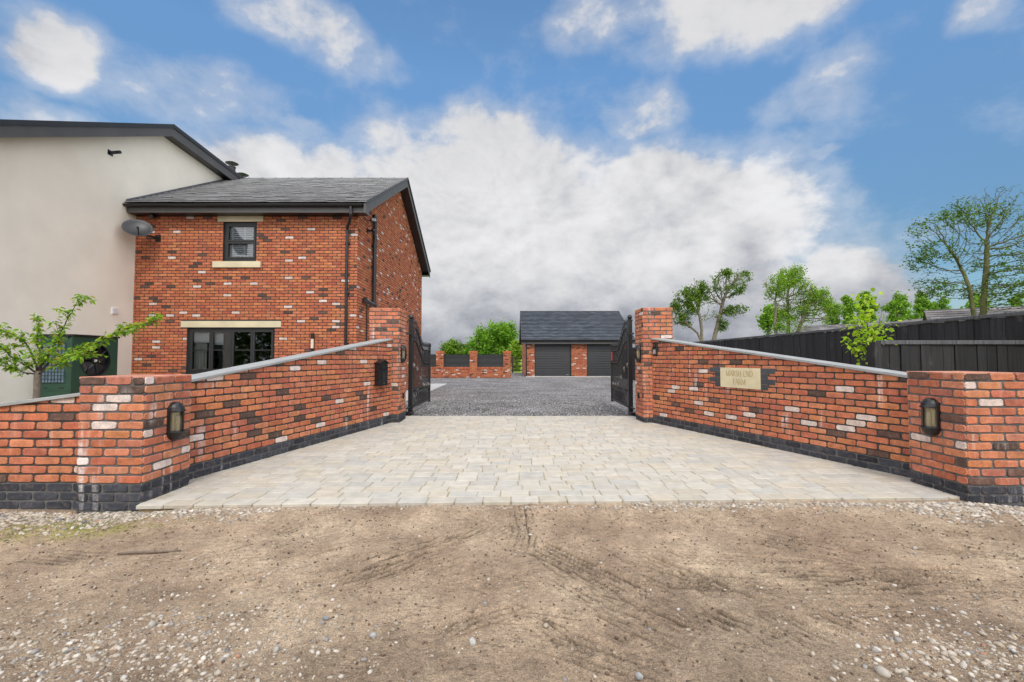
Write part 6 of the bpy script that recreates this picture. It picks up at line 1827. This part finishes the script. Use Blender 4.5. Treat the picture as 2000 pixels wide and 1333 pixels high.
for (x, y, rx, ry_, wt_) in blobs:
    a0_, e0_ = px2ae(x, y); a1_, _ = px2ae(x+rx, y); a2_, _ = px2ae(x-rx, y); _, e1_ = px2ae(x, y-ry_); _, e2_ = px2ae(x, y+ry_)
    ra, re = max(0.01, abs(a1_-a2_)/2), max(0.01, abs(e1_-e2_)/2)
    n1 = nt.nodes.new('ShaderNodeVectorMath'); n1.operation = 'MULTIPLY_ADD'; L(nt, Pw, n1.inputs[0])
    n1.inputs[1].default_value = (1/ra, 1/re, 0); n1.inputs[2].default_value = (-a0_/ra, -e0_/re, 0)
    n2 = nt.nodes.new('ShaderNodeVectorMath'); n2.operation = 'LENGTH'; L(nt, n1.outputs[0], n2.inputs[0])
    mr = nt.nodes.new('ShaderNodeMapRange'); mr.interpolation_type = 'SMOOTHSTEP'; mr.inputs[1].default_value = 0.35; mr.inputs[2].default_value = 1.35; mr.inputs[3].default_value = wt_; mr.inputs[4].default_value = 0
    L(nt, n2.outputs['Value'], mr.inputs[0])
    acc_ = mr.outputs[0] if acc_ is None else mth(nt, 'SMOOTH_MAX', acc_, mr.outputs[0], 0.08)
# generic clouds for the rest of the sky, out of the photographed sector
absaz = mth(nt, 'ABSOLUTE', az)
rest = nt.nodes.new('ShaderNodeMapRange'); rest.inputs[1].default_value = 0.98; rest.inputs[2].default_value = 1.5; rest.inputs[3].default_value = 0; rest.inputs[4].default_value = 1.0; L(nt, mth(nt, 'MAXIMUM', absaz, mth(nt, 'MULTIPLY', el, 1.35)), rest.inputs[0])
gen = mth(nt, 'MULTIPLY', rest.outputs[0], ramp(nt, noise(nt, vadd(tc.outputs['Generated'], (5, 3, 1)), 1.6, 4), [(0.25, 0.55), (0.5, 1.1)]))
acc_ = mth(nt, 'MAXIMUM', acc_, gen)
fb1 = noise(nt, scaled(nt, Ps, (1.0, 1.45, 1)), 5.5, 10, 0.60)
fb2 = noise(nt, scaled(nt, vadd(Ps, (-0.012, 0.04, 0)), (1.0, 1.45, 1)), 5.0, 6, 0.52)
dens = mth(nt, 'ADD', acc_, mth(nt, 'MULTIPLY', mth(nt, 'SUBTRACT', fb1, 0.5), 2.2))
mask = nt.nodes.new('ShaderNodeMapRange'); mask.interpolation_type = 'SMOOTHSTEP'; mask.inputs[1].default_value = 0.42; mask.inputs[2].default_value = 1.05; L(nt, dens, mask.inputs[0])
veil = nt.nodes.new('ShaderNodeMapRange'); veil.interpolation_type = 'SMOOTHSTEP'; veil.inputs[1].default_value = 0.05; veil.inputs[2].default_value = 0.85; veil.inputs[3].default_value = 0; veil.inputs[4].default_value = 0.42; L(nt, dens, veil.inputs[0])
# cloud brightness: puffs brighter toward their tops, greyer thick bases near the horizon
EXPO = 0.35; FILL_GLOW = 1.25; STR = 0.12; bg.inputs[1].default_value = STR  # clouds outside the view get added brightness to light the scene
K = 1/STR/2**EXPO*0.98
relief = mth(nt, 'MULTIPLY', mth(nt, 'SUBTRACT', fb1, fb2), 1.6)
lum = nt.nodes.new('ShaderNodeMapRange'); lum.inputs[1].default_value = 0.02; lum.inputs[2].default_value = 0.20; lum.inputs[3].default_value = 0.30; lum.inputs[4].default_value = 0.80; L(nt, mth(nt, 'ADD', el, mth(nt, 'MULTIPLY', mth(nt, 'SUBTRACT', fb2, 0.5), 0.18)), lum.inputs[0])
n_big = noise(nt, scaled(nt, Ps, (1.0, 1.7, 1)), 3.2, 4, 0.5)
lum2 = mth(nt, 'ADD', mth(nt, 'ADD', lum.outputs[0], mth(nt, 'MULTIPLY', relief, 0.75)), mth(nt, 'MULTIPLY', mth(nt, 'SUBTRACT', n_big, 0.5), 0.40))
hi_ = nt.nodes.new('ShaderNodeMapRange'); hi_.interpolation_type = 'SMOOTHSTEP'; hi_.inputs[1].default_value = 0.33; hi_.inputs[2].default_value = 0.50; hi_.inputs[3].default_value = 0.90; hi_.inputs[4].default_value = 0.76; L(nt, el, hi_.inputs[0])
lum2 = mth(nt, 'MAXIMUM', mth(nt, 'SMOOTH_MIN', lum2, hi_.outputs[0], 0.35), 0.30)
ccol = mixc(nt, 'MIX', ramp(nt, lum2, [(0.3, 0.0), (0.75, 1.0)]), (0.93, 0.98, 1.12), (1.0, 1.0, 1.02))
cs_ = nt.nodes.new('ShaderNodeVectorMath'); cs_.operation = 'SCALE'; L(nt, ccol, cs_.inputs[0]); L(nt, mth(nt, 'MULTIPLY', mth(nt, 'ADD', lum2, mth(nt, 'MULTIPLY', rest.outputs[0], FILL_GLOW)), K), cs_.inputs['Scale'])
SKYGAIN = (0.72, 0.915, 0.965)
skyc = scaled(nt, sky.outputs[0], SKYGAIN)
eg = nt.nodes.new('ShaderNodeMapRange'); eg.inputs[1].default_value = 0.20; eg.inputs[2].default_value = 0.56; eg.inputs[3].default_value = 0.70; eg.inputs[4].default_value = 1.42; L(nt, el, eg.inputs[0])
sg_ = nt.nodes.new('ShaderNodeVectorMath'); sg_.operation = 'SCALE'; L(nt, skyc, sg_.inputs[0]); L(nt, eg.outputs[0], sg_.inputs['Scale']); skyc = sg_.outputs[0]
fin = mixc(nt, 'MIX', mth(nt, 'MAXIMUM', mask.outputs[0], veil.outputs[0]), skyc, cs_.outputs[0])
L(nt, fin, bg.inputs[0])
w.cycles.sampling_method = 'MANUAL'; w.cycles.sample_map_resolution = 512

vs = scene.view_settings; vs.view_transform = 'Standard'; vs.look = 'None'; vs.exposure = EXPO; vs.gamma = 1.0; vs.use_curve_mapping = False
